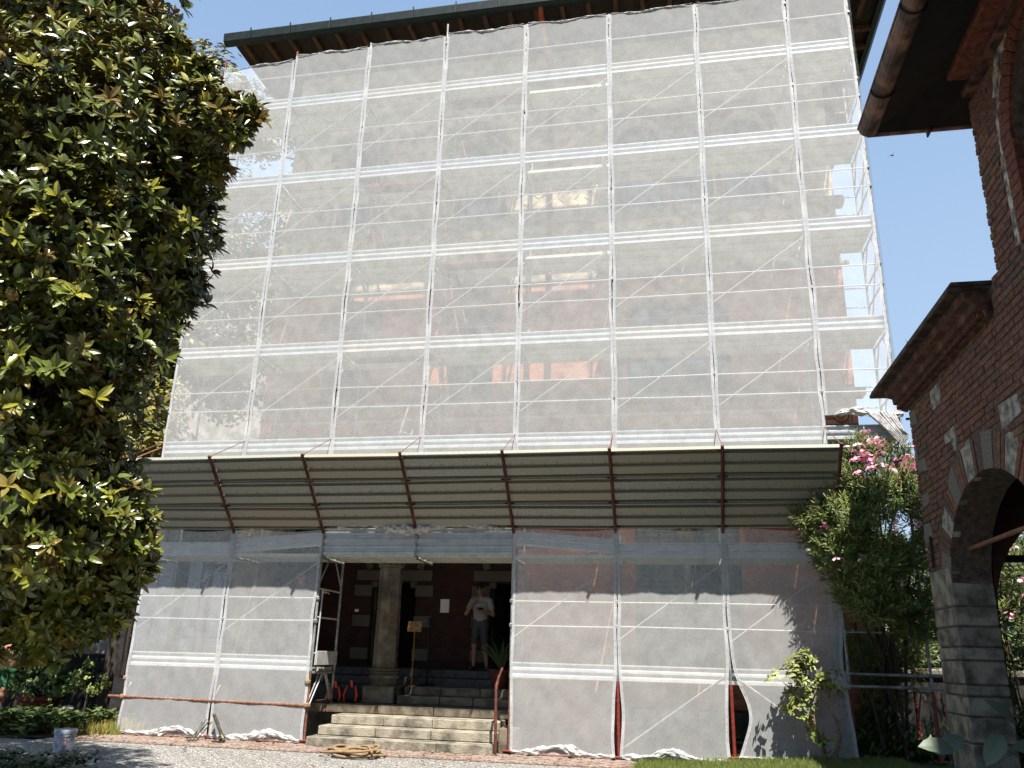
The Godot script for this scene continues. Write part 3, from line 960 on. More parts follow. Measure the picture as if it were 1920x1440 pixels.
func make_building() -> void:
	var s := thing("palazzo", "tall brick and plaster building under repair with dark overhanging eaves", "building")
	var X := Vector3(1, 0, 0)
	var Z := Vector3(0, 0, 1)
	# openings of the upper storeys
	var w1 := [[3.15, 0.52, 6.55, 8.15, true], [5.9, 0.5, 6.55, 8.25, true], [9.66, 0.48, 6.55, 8.2, true], [10.74, 0.48, 6.55, 8.2, true]]
	var w2 := [[3.05, 0.5, 10.75, 12.55, true], [5.88, 0.5, 10.75, 12.55, true], [9.5, 0.5, 10.75, 12.5, true], [10.62, 0.45, 10.75, 12.5, true], [11.75, 0.45, 10.75, 12.5, true]]
	var b := MB.new()
	wall_open(b, 1.3, 13.45, 4.75, 9.15, w1, Vector3(0, 0, FZ), X, Z, 0.45)
	put("wall", b.mesh(), M.brick_wall, s)
	b = MB.new()
	wall_open(b, 1.3, 13.45, 9.15, 15.05, w2, Vector3(0, 0, FZ), X, Z, 0.45)
	put("wall", b.mesh(), M.plaster, s)
	# ground floor: loggia with two arches, then brick with a wide shuttered window
	b = MB.new()
	wall_open(b, 1.9, 7.02, 3.56, 4.75, [[3.06, 1.08, 3.56, 3.56, true], [5.74, 1.12, 3.56, 3.56, true]], Vector3(0, 0, FZ - 0.05), X, Z, 0.6)
	put("arcade_wall", b.mesh(), M.stone_warm, s)
	b = MB.new()
	wall_open(b, 7.02, 13.45, 0.0, 4.75, [[9.72, 0.46, 1.3, 3.98, false], [10.72, 0.46, 1.3, 3.98, false], [9.6, 0.5, 0.1, 0.75, false], [10.75, 0.5, 0.1, 0.75, false]], Vector3(0, 0, FZ - 0.05), X, Z, 0.5)
	put("wall", b.mesh(), M.brick_wall, s)
	for cx in [9.72, 10.72]:
		var sh := MB.new()
		for k in 26:
			sh.box(Vector3(cx, 1.36 + k * 0.102, FZ - 0.27), Vector3(0.92, 0.095, 0.03), Basis(X, 0.35))
		put("roller_shutter", sh.mesh(), M.shutter_metal, s)
	for cx in [9.6, 10.75]:
		window(s, cx, 0.5, 0.1, 0.75, false, FZ - 0.3, 0)
	put("terracotta_panel", bx(Vector3(1.65, 0.9, 0.04)), M.terracotta, s, Vector3(12.1, 3.75, FZ - 0.035))
	put("terracotta_panel", bx(Vector3(1.9, 0.5, 0.04)), M.terracotta, s, Vector3(8.0, 3.78, FZ - 0.035))
	column(s, 10.22, 1.3, 3.98, FZ - 0.12, 0.085)
	# pilaster and glazed veranda on the left
	put("pilaster", bx(Vector3(0.7, 3.7, 0.5), 0.02), M.stone_warm, s, Vector3(1.55, 1.85, FZ - 0.1))
	put("pilaster_cap", bx(Vector3(0.82, 0.16, 0.6), 0.03), M.stone_warm, s, Vector3(1.55, 3.78, FZ - 0.1))
	put("wall", bx(Vector3(0.7, 0.9, 0.5)), M.brick_wall, s, Vector3(1.55, 4.3, FZ - 0.1))
	b = MB.new()
	wall_open(b, -1.3, 1.2, 0.0, 4.4, [[0.5, 0.6, 0.9, 3.4, false], [-0.75, 0.45, 0.9, 3.4, false]], Vector3(0, 0, FZ - 0.1), X, Z, 0.3)
	put("veranda_wall", b.mesh(), M.wall_dark, s)
	window(s, 0.5, 0.6, 0.9, 3.4, false, FZ - 0.2, 2)
	window(s, -0.75, 0.45, 0.9, 3.4, false, FZ - 0.2, 2)
	put("veranda_roof", bx(Vector3(2.7, 0.12, 5.2), 0.02), M.cap, s, Vector3(-0.02, 4.47, -3.9))
	# windows above
	for q in w1:
		window(s, q[0], q[1], q[2], q[3], q[4], FZ - 0.32)
	for q in w2:
		window(s, q[0], q[1], q[2], q[3], q[4], FZ - 0.32)
	column(s, 10.2, 6.55, 8.25, FZ - 0.06, 0.1)
	column(s, 10.1, 10.75, 12.55, FZ - 0.06, 0.08)
	column(s, 11.2, 10.75, 12.55, FZ - 0.06, 0.08)
	# louvred leaves in the middle window
	var lv := MB.new()
	for k in 17:
		lv.box(Vector3(5.66, 6.65 + 0.09 * k, FZ - 0.16), Vector3(0.42, 0.07, 0.02), Basis(X, 0.6))
	for xx in [5.43, 5.89]:
		lv.box(Vector3(xx, 7.38, FZ - 0.16), Vector3(0.05, 1.6, 0.04))
	put("louvred_shutter", lv.mesh(), M.shutter, s)
	# string courses, friezes, archivolts
	for q in [[6.46, 0.10, 0.14], [5.72, 0.12, 0.1], [10.55, 0.14, 0.16], [9.15, 0.09, 0.06], [14.3, 0.2, 0.2]]:
		put("string_course", bx(Vector3(12.35, q[1], q[2]), 0.015), M.stone, s, Vector3(7.42, q[0], FZ + q[2] * 0.4))
	var fz := MB.new()
	for k in 74:
		var x := 1.45 + k * 0.162
		for sg in [-1.0, 1.0]:
			fz.box(Vector3(x, 6.31 + sg * 0.035, FZ + 0.006), Vector3(0.11, 0.022, 0.02), Basis(Z, sg * 0.75))
	for y in [6.2, 5.82]:
		fz.box(Vector3(7.38, y, FZ + 0.006), Vector3(12.1, 0.025, 0.02))
	put("chevron_frieze", fz.mesh(), M.plaster_line, s)
	var ro := MB.new()
	for k in 21:
		var x := 1.75 + k * 0.57
		ring(ro, x, 6.01, 0.13, 0.155, 0, TAU, FZ - 0.004, 0.018, 14)
		ring(ro, x, 6.01, 0.06, 0.08, 0, TAU, FZ - 0.004, 0.016, 10)
		for a in 4:
			ro.box(Vector3(x + 0.27 * cos(a * PI / 2 + PI / 4) , 6.01 + 0.1 * sin(a * PI / 2 + PI / 4), FZ + 0.004), Vector3(0.12, 0.02, 0.016), Basis(Z, a * PI / 2))
	put("roundel_frieze", ro.mesh(), M.plaster_line, s)
	for q in w2 + w1:
		var ar := MB.new()
		var up: bool = q[2] > 9.0
		if q[0] > 9.0 and not up:
			continue
		for k in 22:
			var a0 := PI * k / 22.0
			ring(ar, q[0], q[3], q[1] + 0.07, q[1] + 0.19, a0 + 0.02, a0 + 0.11, FZ - 0.004, 0.03, 1)
		ring(ar, q[0], q[3], q[1] + 0.22, q[1] + 0.26, 0, PI, FZ - 0.004, 0.04, 18)
		ring(ar, q[0], q[3], q[1] + 0.01, q[1] + 0.05, 0, PI, FZ - 0.004, 0.035, 18)
		if up:
			for sd in [-1.0, 1.0]:
				for k in 16:
					ar.box(Vector3(q[0] + sd * (q[1] + 0.13), q[2] + 0.06 + 0.11 * k, FZ + 0.008), Vector3(0.1, 0.07, 0.03))
		put("archivolt", ar.mesh(), M.plaster_line, s)
	# diaper pattern scratched into the plaster
	var dp := MB.new()
	for row in 9:
		for k in 50:
			var x := 1.5 + 0.24 * k
			var y := 9.45 + 0.12 * row if row < 8 else 14.0
			dp.box(Vector3(x, y, FZ + 0.002), Vector3(0.15, 0.016, 0.012), Basis(Z, 0.6 if (k + row) % 2 == 0 else -0.6))
	for k in 90:
		dp.box(Vector3(rnd(6.6, 8.6), rnd(10.9, 13.4), FZ + 0.002), Vector3(0.14, 0.014, 0.012), Basis(Z, 0.7 if k % 2 == 0 else -0.7))
	put("scratched_pattern", dp.mesh(), M.plaster_line, s)
	# roof and eaves
	var rf := MB.new()
	rf.prism([Vector2(0.02, 0), Vector2(14.78, 0), Vector2(10.5, 2.4), Vector2(4.3, 2.4)], Vector3(0, 15.42, -0.02), X, Vector3(0, 1, -2.0), Vector3(0, 0.03, 0))
	rf.prism([Vector2(0.02, 0), Vector2(14.78, 0), Vector2(14.78, -13), Vector2(0.02, -13)], Vector3(0, 15.33, -0.02), X, Z, Vector3(0, 0.06, 0))
	var roof := put("roof", rf.mesh(), M.tile_roof, s)
	put("soffit", bx(Vector3(14.7, 0.03, 12.9)), M.wood_dark, roof, Vector3(7.4, 15.31, -6.5))
	for k in 25:
		var x := 0.35 + 0.585 * k
		put("rafter", bx(Vector3(0.1, 0.13, 1.45), 0.01), M.rafter, s, Vector3(x, 15.22, -0.78))
	for k in 12:
		put("rafter", bx(Vector3(1.3, 0.13, 0.1), 0.01), M.rafter, s, Vector3(14.08, 15.22, -1.9 - 0.6 * k))
	var gp := [Vector2(-0.02, 0.0), Vector2(0.08, -0.02), Vector2(0.15, 0.05), Vector2(0.17, 0.24), Vector2(0.15, 0.27), Vector2(0.14, 0.25), Vector2(-0.02, 0.22)]
	var g := MB.new()
	g.prism(gp, Vector3(-0.1, 15.16, -0.05), Z, Vector3(0, 1, 0), Vector3(15.0, 0, 0))
	put("gutter", g.mesh(), M.gutter_green, s)
	g = MB.new()
	g.prism(gp, Vector3(14.74, 15.16, 0.06), X, Vector3(0, 1, 0), Vector3(0, 0, -11.0))
	put("gutter", g.mesh(), M.gutter_green, s)
	for k in 15:
		put("gutter_bracket", bx(Vector3(0.025, 0.3, 0.02)), M.gutter_green, s, Vector3(0.6 + k * 1.0, 15.32, 0.135))
	var dpipe := MB.new()
	dpipe.path([Vector3(7.5, 15.2, -0.02), Vector3(7.5, 15.02, -0.08), Vector3(7.52, 14.8, -0.55), Vector3(7.56, 14.6, -1.1), Vector3(7.56, 14.3, -1.24), Vector3(7.58, 9.0, -1.24), Vector3(7.58, 4.8, -1.24)], [0.065, 0.065, 0.06, 0.06, 0.06, 0.06, 0.06], 10)
	put("downpipe", dpipe.mesh(), M.copper, s)
	# flank, back and floors close the volume
	put("flank_wall", bx(Vector3(0.4, 15.0, 10.0)), M.plaster, s, Vector3(13.25, 7.5, -6.86))
	put("flank_wall", bx(Vector3(0.4, 10.3, 10.0)), M.plaster, s, Vector3(1.5, 9.9, -6.86))
	put("back_wall", bx(Vector3(12.2, 15.0, 0.3)), M.plaster, s, Vector3(7.4, 7.5, -11.9))
	for y in [4.68, 9.0]:
		put("floor_slab", bx(Vector3(11.6, 0.25, 9.8)), M.wood_dark, s, Vector3(7.4, y, -6.85))
	# small corbels that step out at the right edge
	for y in [6.42, 10.5]:
		put("corbel", bx(Vector3(0.22, 0.16, 0.3), 0.03), M.stone, s, Vector3(13.5, y, FZ + 0.04))
	make_loggia(s)

func make_loggia(s: Node3D) -> void:
	# back wall with two doorways, stone quoins, side walls
	var X := Vector3(1, 0, 0)
	var Z := Vector3(0, 0, 1)
	var bz := -3.85
	var b := MB.new()
	wall_open(b, 1.0, 7.4, 0.0, 4.6, [[3.72, 0.52, 1.24, 3.05, false], [6.5, 0.55, 1.24, 3.05, false]], Vector3(0, 0, bz), X, Z, 0.3)
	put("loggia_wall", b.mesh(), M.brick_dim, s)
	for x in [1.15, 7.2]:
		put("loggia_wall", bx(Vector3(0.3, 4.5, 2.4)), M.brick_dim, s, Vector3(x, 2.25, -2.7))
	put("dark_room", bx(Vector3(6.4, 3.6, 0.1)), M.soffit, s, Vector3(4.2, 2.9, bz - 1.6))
	for d in [[3.72, 0.52], [6.5, 0.55]]:
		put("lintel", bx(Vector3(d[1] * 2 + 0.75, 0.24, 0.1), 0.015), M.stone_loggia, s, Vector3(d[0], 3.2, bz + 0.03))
		put("door_frame", bx(Vector3(0.07, 1.85, 0.08)), M.frame_wood, s, Vector3(d[0] - d[1] + 0.04, 2.15, bz - 0.14))
		put("door", bx(Vector3(0.5, 1.8, 0.05), 0.01), M.frame_wood, s, Vector3(d[0] - d[1] + 0.1, 2.14, bz - 0.45), Basis(Vector3(0, 1, 0), 1.2))
		for sd in [-1.0, 1.0]:
			var k := 0
			for y in [1.5, 1.86, 2.2, 2.52, 2.86]:
				var w := 0.42 if k % 2 == 0 else 0.26
				if k % 2 == 0 or y > 2.6:
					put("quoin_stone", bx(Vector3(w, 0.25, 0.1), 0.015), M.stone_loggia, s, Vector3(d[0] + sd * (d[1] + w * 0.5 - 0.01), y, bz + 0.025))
				k += 1
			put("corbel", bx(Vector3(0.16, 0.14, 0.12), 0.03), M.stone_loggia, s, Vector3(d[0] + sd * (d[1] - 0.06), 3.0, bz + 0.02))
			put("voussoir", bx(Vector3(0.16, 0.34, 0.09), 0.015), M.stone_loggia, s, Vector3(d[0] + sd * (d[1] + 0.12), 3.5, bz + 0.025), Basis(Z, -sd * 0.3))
	# the octagonal column on its pedestal
	var cx := 4.36
	var cz := -1.74
	var c := MB.new()
	c.lathe(Vector3(cx, 0, cz), [[0.245, 1.22], [0.243, 1.26], [0.225, 3.18]], 8, PI / 8, true)
	var col := put("column", c.mesh(), M.stone_warm, s)
	c = MB.new()
	c.box(Vector3(cx, 0.775, cz), Vector3(0.63, 0.31, 0.63), Basis.IDENTITY, 0.02)
	put("pedestal", c.mesh(), M.stone_warm, col)
	c = MB.new()
	c.lathe(Vector3(cx, 0, cz), [[0.0, 0.92], [0.26, 0.93], [0.26, 1.04], [0.30, 1.07], [0.30, 1.12], [0.25, 1.14], [0.28, 1.18], [0.26, 1.21], [0.31, 1.215], [0.31, 1.24], [0.25, 1.25]], 20)
	put("column_base", c.mesh(), M.stone_warm, col)
	c = MB.new()
	c.lathe(Vector3(cx, 0, cz), [[0.225, 3.16], [0.26, 3.17], [0.26, 3.2], [0.22, 3.21], [0.24, 3.32], [0.31, 3.43], [0.30, 3.45]], 12)
	c.box(Vector3(cx, 3.51, cz), Vector3(0.66, 0.1, 0.66), Basis.IDENTITY, 0.015)
	for k in 12:
		var o := Vector3(cos(TAU * k / 12), 0, sin(TAU * k / 12))
		var q := Vector3(cx, 0, cz)
		c.path([q + o * 0.23 + Vector3(0, 3.21, 0), q + o * 0.27 + Vector3(0, 3.33, 0), q + o * 0.36 + Vector3(0, 3.43, 0), q + o * 0.38 + Vector3(0, 3.38, 0)], [0.03, 0.04, 0.035, 0.02], 6)
	put("capital", c.mesh(), M.stone_warm, col)
	put("paper_notice", bx(Vector3(0.2, 0.29, 0.006)), M.paper, s, Vector3(4.92, 2.55, bz + 0.006))
	put("small_plate", bx(Vector3(0.09, 0.06, 0.01)), M.paper, s, Vector3(2.86, 2.42, bz + 0.006))

func make_steps() -> void:
	var s := thing("entrance_steps", "worn pale stone steps, lower three sunlit, rising into the loggia", "steps")
	var lev := [[3.72, 6.98, 0.22, 0.155], [3.78, 6.96, -0.12, 0.31], [3.86, 6.94, -0.47, 0.465], [2.0, 7.0, -0.97, 0.62], [4.72, 7.02, -1.5, 0.775], [4.74, 7.03, -1.86, 0.925]]
	for k in lev.size():
		var q: Array = lev[k]
		var depth := 0.42 if k != 2 else 0.6
		if k == 3:
			depth = 1.15
		if k == 5:
			depth = 0.5
		var cuts := [q[0]]
		var n := 3 if k != 3 else 4
		for j in n - 1:
			cuts.append(lerpf(q[0], q[1], (j + 1.0) / n + rnd(-0.07, 0.07)))
		cuts.append(q[1])
		for j in n:
			var wd: float = cuts[j + 1] - cuts[j] - 0.012
			put("stone_slab", bx(Vector3(wd, 0.15, depth), 0.012), M.stone_step if k < 3 else M.stone_warm, s, Vector3((cuts[j] + cuts[j + 1]) * 0.5, q[3] - 0.075, q[2] - depth * 0.5 + rnd(-0.006, 0.006)), Basis(Vector3(0, 0, 1), rnd(-0.004, 0.004)))  # sunlit steps get paler stone, shaded ones darker: light put into the colour
		put("step_core", bx(Vector3(q[1] - q[0] - 0.1, q[3] - 0.16, 0.6)), M.stone_warm, s, Vector3((q[0] + q[1]) * 0.5, (q[3] - 0.16) * 0.5, q[2] - 0.36 - (0.5 if k == 3 else 0.0)))
	put("loggia_floor", bx(Vector3(5.9, 0.3, 1.1), 0.01), M.floor_stone, s, Vector3(4.4, 0.77, -2.66))
	put("inner_step", bx(Vector3(5.9, 0.16, 1.4), 0.01), M.floor_stone, s, Vector3(4.4, 0.99, -3.36))
	put("inner_step", bx(Vector3(5.9, 0.16, 1.1), 0.01), M.floor_stone, s, Vector3(4.4, 1.15, -3.5))
	put("side_cheek", bx(Vector3(0.3, 0.4, 0.9), 0.015), M.stone_warm, s, Vector3(7.16, 0.2, -0.5))

# ---------------------------------------------------------------- the brick wing on the right
const WX := 13.4

func arch_hit(z: float, y: float, m := 0.0) -> bool:
	# inside the opening of the archway (centre z 4.55, spring 2.55, radius 1.5 by 1.13 high), grown by m
	var cz := 4.5
	if absf(z - cz) > 1.54 + m:
		return false
	if y < 2.45:
		return true
	return pow((z - cz) / (1.54 + m), 2.0) + pow((y - 2.45) / (1.22 + m), 2.0) < 1.0

func make_wing() -> void:
	var s := thing("brick_wing", "old brick wing with stone blocks, round archway and overhanging tiled eaves", "building")
	var Z := Vector3(0, 0, 1)
	var out := Vector3(-1, 0, 0)
	var b := MB.new()
	# core behind the bricks, with the archway (drawn in z)
	wall_open(b, 2.12, 19.0, 0.0, 5.45, [[4.5, 1.54, 0.0, 2.45, true]], Vector3(WX + 0.012, 0, 0), Z, out, 0.46, 1.22 / 1.54)
	put("wall", b.mesh(), M.mortar, s)
	b = MB.new()
	wall_open(b, 6.66, 19.0, 5.45, 7.84, [[7.75, 0.99, 5.5, 6.5, true]], Vector3(WX + 0.012, 0, 0), Z, out, 0.4)
	wall_open(b, 5.86, 6.66, 5.45, 7.56, [], Vector3(WX + 0.012, 0, 0), Z, out, 0.4)
	put("upper_wall", b.mesh(), M.mortar, s)
	# end walls and the inside of the porch
	b = MB.new()
	wall_open(b, WX + 0.48, 18.5, 0.0, 5.4, [[15.35, 1.45, 0.0, 2.2, true]], Vector3(0, 0, 2.14), Vector3(1, 0, 0), Vector3(0, 0, -1), 0.8)
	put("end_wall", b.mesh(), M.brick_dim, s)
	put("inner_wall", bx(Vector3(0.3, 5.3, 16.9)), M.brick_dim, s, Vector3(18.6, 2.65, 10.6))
	put("ceiling", bx(Vector3(5.0, 0.2, 16.8)), M.wood_dark, s, Vector3(16.1, 5.2, 10.6))
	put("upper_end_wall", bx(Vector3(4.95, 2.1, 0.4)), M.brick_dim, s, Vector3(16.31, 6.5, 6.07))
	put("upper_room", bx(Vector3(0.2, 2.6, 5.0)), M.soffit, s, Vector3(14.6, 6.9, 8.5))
	put("porch_floor", bx(Vector3(5.0, 0.3, 16.8)), M.floor_stone, s, Vector3(16.1, 0.12, 10.6))
	# iron bar across the far arch, tie rod in the near one
	pipe("tie_rod", Vector3(13.62, 2.98, 3.0), Vector3(13.62, 2.98, 6.1), 0.03, M.brown_pipe, s)
	put("iron_bar", bx(Vector3(2.9, 0.09, 0.06)), M.dark, s, Vector3(15.35, 2.93, 2.5))
	put("cramp", bx(Vector3(0.03, 0.42, 0.04), 0.01), M.dark, s, Vector3(WX - 0.03, 3.02, 2.42), Basis(Vector3(1, 0, 0), 0.06))
	put("wall_hook", bx(Vector3(0.05, 0.03, 0.05), 0.008), M.dark, s, Vector3(WX - 0.04, 4.95, 2.14))
	# pier: one stone block per course, right through the corner
	var yj := [0.0, 0.35, 0.71, 1.01, 1.24, 1.37, 1.65, 1.81, 2.05, 2.29, 2.78]
	for k in yj.size() - 1:
		var h: float = yj[k + 1] - yj[k]
		var pbk := MB.new()
		pbk.box(Vector3.ZERO, Vector3(0.50, h - 0.014, 0.86), Basis.IDENTITY, 0.016)
		# worn arrises: every corner pushed in a little, each by its own amount
		for q in pbk.v.size():
			var p: Vector3 = pbk.v[q]
			p.x += 0.011 * wob.get_noise_3d(p.y * 260 + k * 90, p.z * 130, 5.0)
			p.z += 0.014 * wob.get_noise_3d(p.x * 150 + k * 70, p.y * 260, 9.0)
			pbk.v[q] = p
		put("pier_block", pbk.mesh(), [M.stone, M.stone_dirty, M.stone][k % 3], s, Vector3(WX + 0.24 + rnd(-0.008, 0.004), yj[k] + h * 0.5, 2.552 + rnd(-0.008, 0.008)), Basis(Vector3(1, 0, 0), rnd(-0.006, 0.006)))
	# pale blocks set in the brickwork: [z, y, size z, size y]
	var blocks := [[5.58, 4.08, 0.52, 0.24], [3.7, 4.31, 0.42, 0.15], [3.84, 4.15, 0.15, 0.16], [2.42, 4.2, 0.42, 0.19], [2.22, 4.42, 0.14, 0.24], [2.36, 3.74, 0.34, 0.16], [3.36, 4.9, 0.38, 0.26], [2.3, 3.3, 0.36, 0.26], [2.3, 4.92, 0.3, 0.22]]
	for q in blocks:
		var sb := MB.new()
		var hz: float = q[2] * 0.5
		var hy: float = q[3] * 0.5
		var poly := [Vector2(-hz + rnd(-0.02, 0.03), -hy + rnd(-0.02, 0.02)), Vector2(rnd(-0.05, 0.05), -hy + rnd(-0.015, 0.02)), Vector2(hz + rnd(-0.03, 0.02), -hy + rnd(-0.02, 0.03)), Vector2(hz + rnd(-0.02, 0.02), hy * rnd(-0.2, 0.3)), Vector2(hz + rnd(-0.04, 0.02), hy + rnd(-0.03, 0.02)), Vector2(-hz + rnd(-0.02, 0.04), hy + rnd(-0.03, 0.02)), Vector2(-hz + rnd(-0.02, 0.02), hy * rnd(-0.3, 0.3))]
		sb.prism(poly, Vector3(WX + 0.05, q[1], q[0]), Z, Vector3(0, 1, 0), Vector3(-0.058 + rnd(-0.006, 0.006), 0, 0))
		put("stone_block", sb.mesh(), M.stone_rough if q[0] > 3.0 else M.stone_worn, s)
	# voussoirs fan round the arch: stones and packets of brick by turns
	var stones_ := []
	var vo := 17
	for k in vo:
		var a0 := PI * k / vo
		var a1 := PI * (k + 1.0) / vo
		var stone := k % 2 == 1
		var parts := 1 if stone else 3
		for j in parts:
			var p0 := lerpf(a0, a1, float(j) / parts) + 0.006
			var p1 := lerpf(a0, a1, (j + 1.0) / parts) - 0.006
			var th := 0.40 + (rnd(-0.05, 0.06) if stone else rnd(-0.02, 0.02))
			var poly := []
			for t in [[p0, 0.0], [p1, 0.0], [p1, th], [p0, th]]:
				poly.append(Vector2(4.5 + (1.54 + t[1]) * cos(t[0]), 2.45 + (1.22 + t[1]) * sin(t[0])))
			var m := MB.new()
			m.col = brick_col(k * 3 + j)
			var pr := rnd(-0.006, 0.006)
			m.prism(poly, Vector3(WX + 0.10, 0, 0), Z, Vector3(0, 1, 0), Vector3(-0.10 + pr, 0, 0))
			put("voussoir" if stone else "arch_brick", m.mesh(), (M.stone_rough if k % 4 == 1 else M.stone_worn) if stone else M.brick_piece, s)
	# bricks
	var cour := 0.086
	var cells := []
	for row in 64:
		var y := 0.043 + row * cour
		var z := 2.1 - (0.13 if row % 2 == 0 else 0.0)
		var hdr := row % 3 == 0
		while z < 9.2:
			var ln := (0.125 if hdr else 0.255) + rnd(-0.012, 0.012)
			var za := maxf(z, 2.1)
			var zb := z + ln - 0.013
			z += ln
			if zb - za < 0.03:
				continue
			cells.append([y, za, zb])
	for row in 28:
		var y := 5.547 + row * cour
		var z := 5.85 - (0.13 if row % 2 == 0 else 0.0)
		while z < 9.0:
			var ln := 0.255 + rnd(-0.012, 0.012)
			var za := maxf(z, 5.85)
			var zb := z + ln - 0.013
			z += ln
			if zb - za > 0.03:
				cells.append([y, za, zb])
	var kept := []
	for q in cells:
		var y: float = q[0]
		var zm: float = (q[1] + q[2]) * 0.5
		if y > 5.15 and y < 5.5 and zm < 5.7 or y > minf(7.82, 7.40 + 0.4 * (zm - 5.62)):
			continue
		if y < 5.3 and arch_hit(zm, y, 0.44):
			continue
		if y < 2.78 and zm < 2.96:
			continue
		if y > 5.4 and (absf(zm - 7.75) < 1.33 and y < 6.5 or Vector2(zm - 7.75, y - 6.5).length() < 1.3):
			continue
		if y > 2.4 and y < 2.8 and zm < 3.2:
			continue
		var hit := false
		for w in blocks:
			if absf(y - w[1]) < w[3] * 0.5 + 0.03 and q[2] > w[0] - w[2] * 0.5 and q[1] < w[0] + w[2] * 0.5:
				if q[1] < w[0] - w[2] * 0.5 - 0.03:
					q[2] = w[0] - w[2] * 0.5 - 0.012
				elif q[2] > w[0] + w[2] * 0.5 + 0.03:
					q[1] = w[0] + w[2] * 0.5 + 0.012
				else:
					hit = true
		if hit or q[2] - q[1] < 0.02:
			continue
		# size in the picture: near and inside the frame first
		var cam := Vector3(10.02, 1.6, 14.41)
		var p := Vector3(WX, y, zm)
		var lp := Basis.from_euler(Vector3(0.3163, 0.2006, 0.0272)).inverse() * (p - cam)
		var inside := lp.z < -0.1 and absf(lp.x / -lp.z) < 0.625 and absf(lp.y / -lp.z) < 0.47
		q.append((1.0 if inside else 0.0) * (q[2] - q[1]) / pow((p - cam).length(), 3.0))
		kept.append(q)
	kept.sort_custom(func(p, q): return p[3] > q[3])
	var rest := MB.new()
	var shapes := {}
	for k in kept.size():
		var q: Array = kept[k]
		var ln: float = q[2] - q[1]
		var at := Vector3(WX + 0.03 + rnd(-0.007, 0.007), q[0] + rnd(-0.003, 0.003), (q[1] + q[2]) * 0.5)
		var bs := Basis(Vector3(1, 0, 0), rnd(-0.012, 0.012)) * Basis(Vector3(0, 1, 0), rnd(-0.02, 0.02))
		if k < 296:
			var key := "%d/%d" % [int(ln * 100), k % 7]
			if not shapes.has(key):
				var m := MB.new()
				m.col = brick_col(k)
				m.box(Vector3.ZERO, Vector3(0.07, cour - 0.013, ln), Basis.IDENTITY, 0.006)
				shapes[key] = m.mesh()
			put("brick", shapes[key], M.brick_piece, s, at, bs)
		else:
			rest.col = brick_col(k)
			rest.box(at, Vector3(0.07, cour - 0.013, ln), bs, 0.006)
	put("brickwork", rest.mesh(), M.brick_piece, s).set_meta("kind", "stuff")
	# cornice of the low part: moulded terracotta under a dark slab
	var X := Vector3(1, 0, 0)
	var Y := Vector3(0, 1, 0)
	b = MB.new()
	b.prism([Vector2(0.02, 5.1), Vector2(-0.06, 5.12), Vector2(-0.08, 5.2), Vector2(-0.16, 5.22), Vector2(-0.17, 5.3), Vector2(-0.25, 5.33), Vector2(-0.27, 5.42), Vector2(0.02, 5.42)], Vector3(WX, 0, 1.95), X, Y, Vector3(0, 0, 3.62))
	var co := put("cornice", b.mesh(), M.terracotta_dirty, s)
	put("cornice_slab", bx(Vector3(0.52, 0.06, 3.95), 0.012), M.coping, co, Vector3(WX - 0.14, 5.455, 3.58))
	put("coping", bx(Vector3(0.50, 0.05, 3.98), 0.012), M.coping, co, Vector3(WX - 0.12, 5.512, 3.58))
	var dn := MB.new()
	for k in 44:
		dn.box(Vector3(WX - 0.10, 5.16, 2.0 + k * 0.081), Vector3(0.06, 0.06, 0.045), Basis.IDENTITY, 0.008)
	put("dentil_row", dn.mesh(), M.terracotta_dirty, co)
	b = MB.new()
	b.prism([Vector2(0, 5.5), Vector2(5.0, 6.6), Vector2(5.0, 6.5), Vector2(0, 5.42)], Vector3(WX + 0.1, 0.05, 1.9), X, Y, Vector3(0, 0, 4.0))
	put("low_roof", b.mesh(), M.tile_roof, s)
	# arched window upstairs: flaked plaster ring, terracotta voussoirs
	var fl := MB.new()
	var wc := Vector2(7.75, 6.5)
	for k in 26:
		var a0 := PI * k / 26
		var a1 := PI * (k + 1) / 26
		var r0 := 1.2 + 0.03 * sin(k * 2.3)
		var r1 := 1.32 + 0.02 * sin(k * 1.7) + 0.10 * pow(sin(a0 + PI * 0.02), 8.0) + (0.12 if absf(a0 - 2.25) < 0.3 else 0.0)
		fl.prism([wc + r0 * Vector2(cos(a0), sin(a0)), wc + r1 * Vector2(cos(a0), sin(a0)), wc + r1 * Vector2(cos(a1), sin(a1)), wc + r0 * Vector2(cos(a1), sin(a1))], Vector3(WX + 0.03, 0, 0), Z, Y, Vector3(-0.045, 0, 0))
	for k in 10:
		var j := 0.035 * sin(k * 2.9)
		fl.prism([Vector2(6.42, 5.5 + k * 0.1), Vector2(6.53 + j, 5.5 + k * 0.1), Vector2(6.53 - j, 5.6 + k * 0.1), Vector2(6.42, 5.6 + k * 0.1)], Vector3(WX + 0.03, 0, 0), Z, Y, Vector3(-0.045, 0, 0))
	put("flaked_plaster", fl.mesh(), M.flaked, s)
	for k in 30:
		var a0 := PI * k / 30 + 0.006
		var a1 := PI * (k + 1) / 30 - 0.006
		var m := MB.new()
		m.prism([wc + 0.99 * Vector2(cos(a0), sin(a0)), wc + 1.23 * Vector2(cos(a0), sin(a0)), wc + 1.23 * Vector2(cos(a1), sin(a1)), wc + 0.99 * Vector2(cos(a1), sin(a1))], Vector3(WX + 0.05, 0, 0), Z, Y, Vector3(-0.075 + rnd(-0.004, 0.004), 0, 0))
		put("window_arch_brick", m.mesh(), M.terracotta, s)
	for k in 9:
		put("window_jamb_brick", bx(Vector3(0.07, 0.105, 0.24), 0.006), M.terracotta, s, Vector3(WX + 0.01, 5.53 + k * 0.115, 6.65))
	var fill_ := MB.new()
	fill_.prism(arch_pts(7.75, 1.0, 5.5, 6.5, true), Vector3(WX + 0.3, 0, 0), Z, Y, Vector3(0.04, 0, 0))
	put("window_pane", fill_.mesh(), M.glass, s)
	var mu := MB.new()
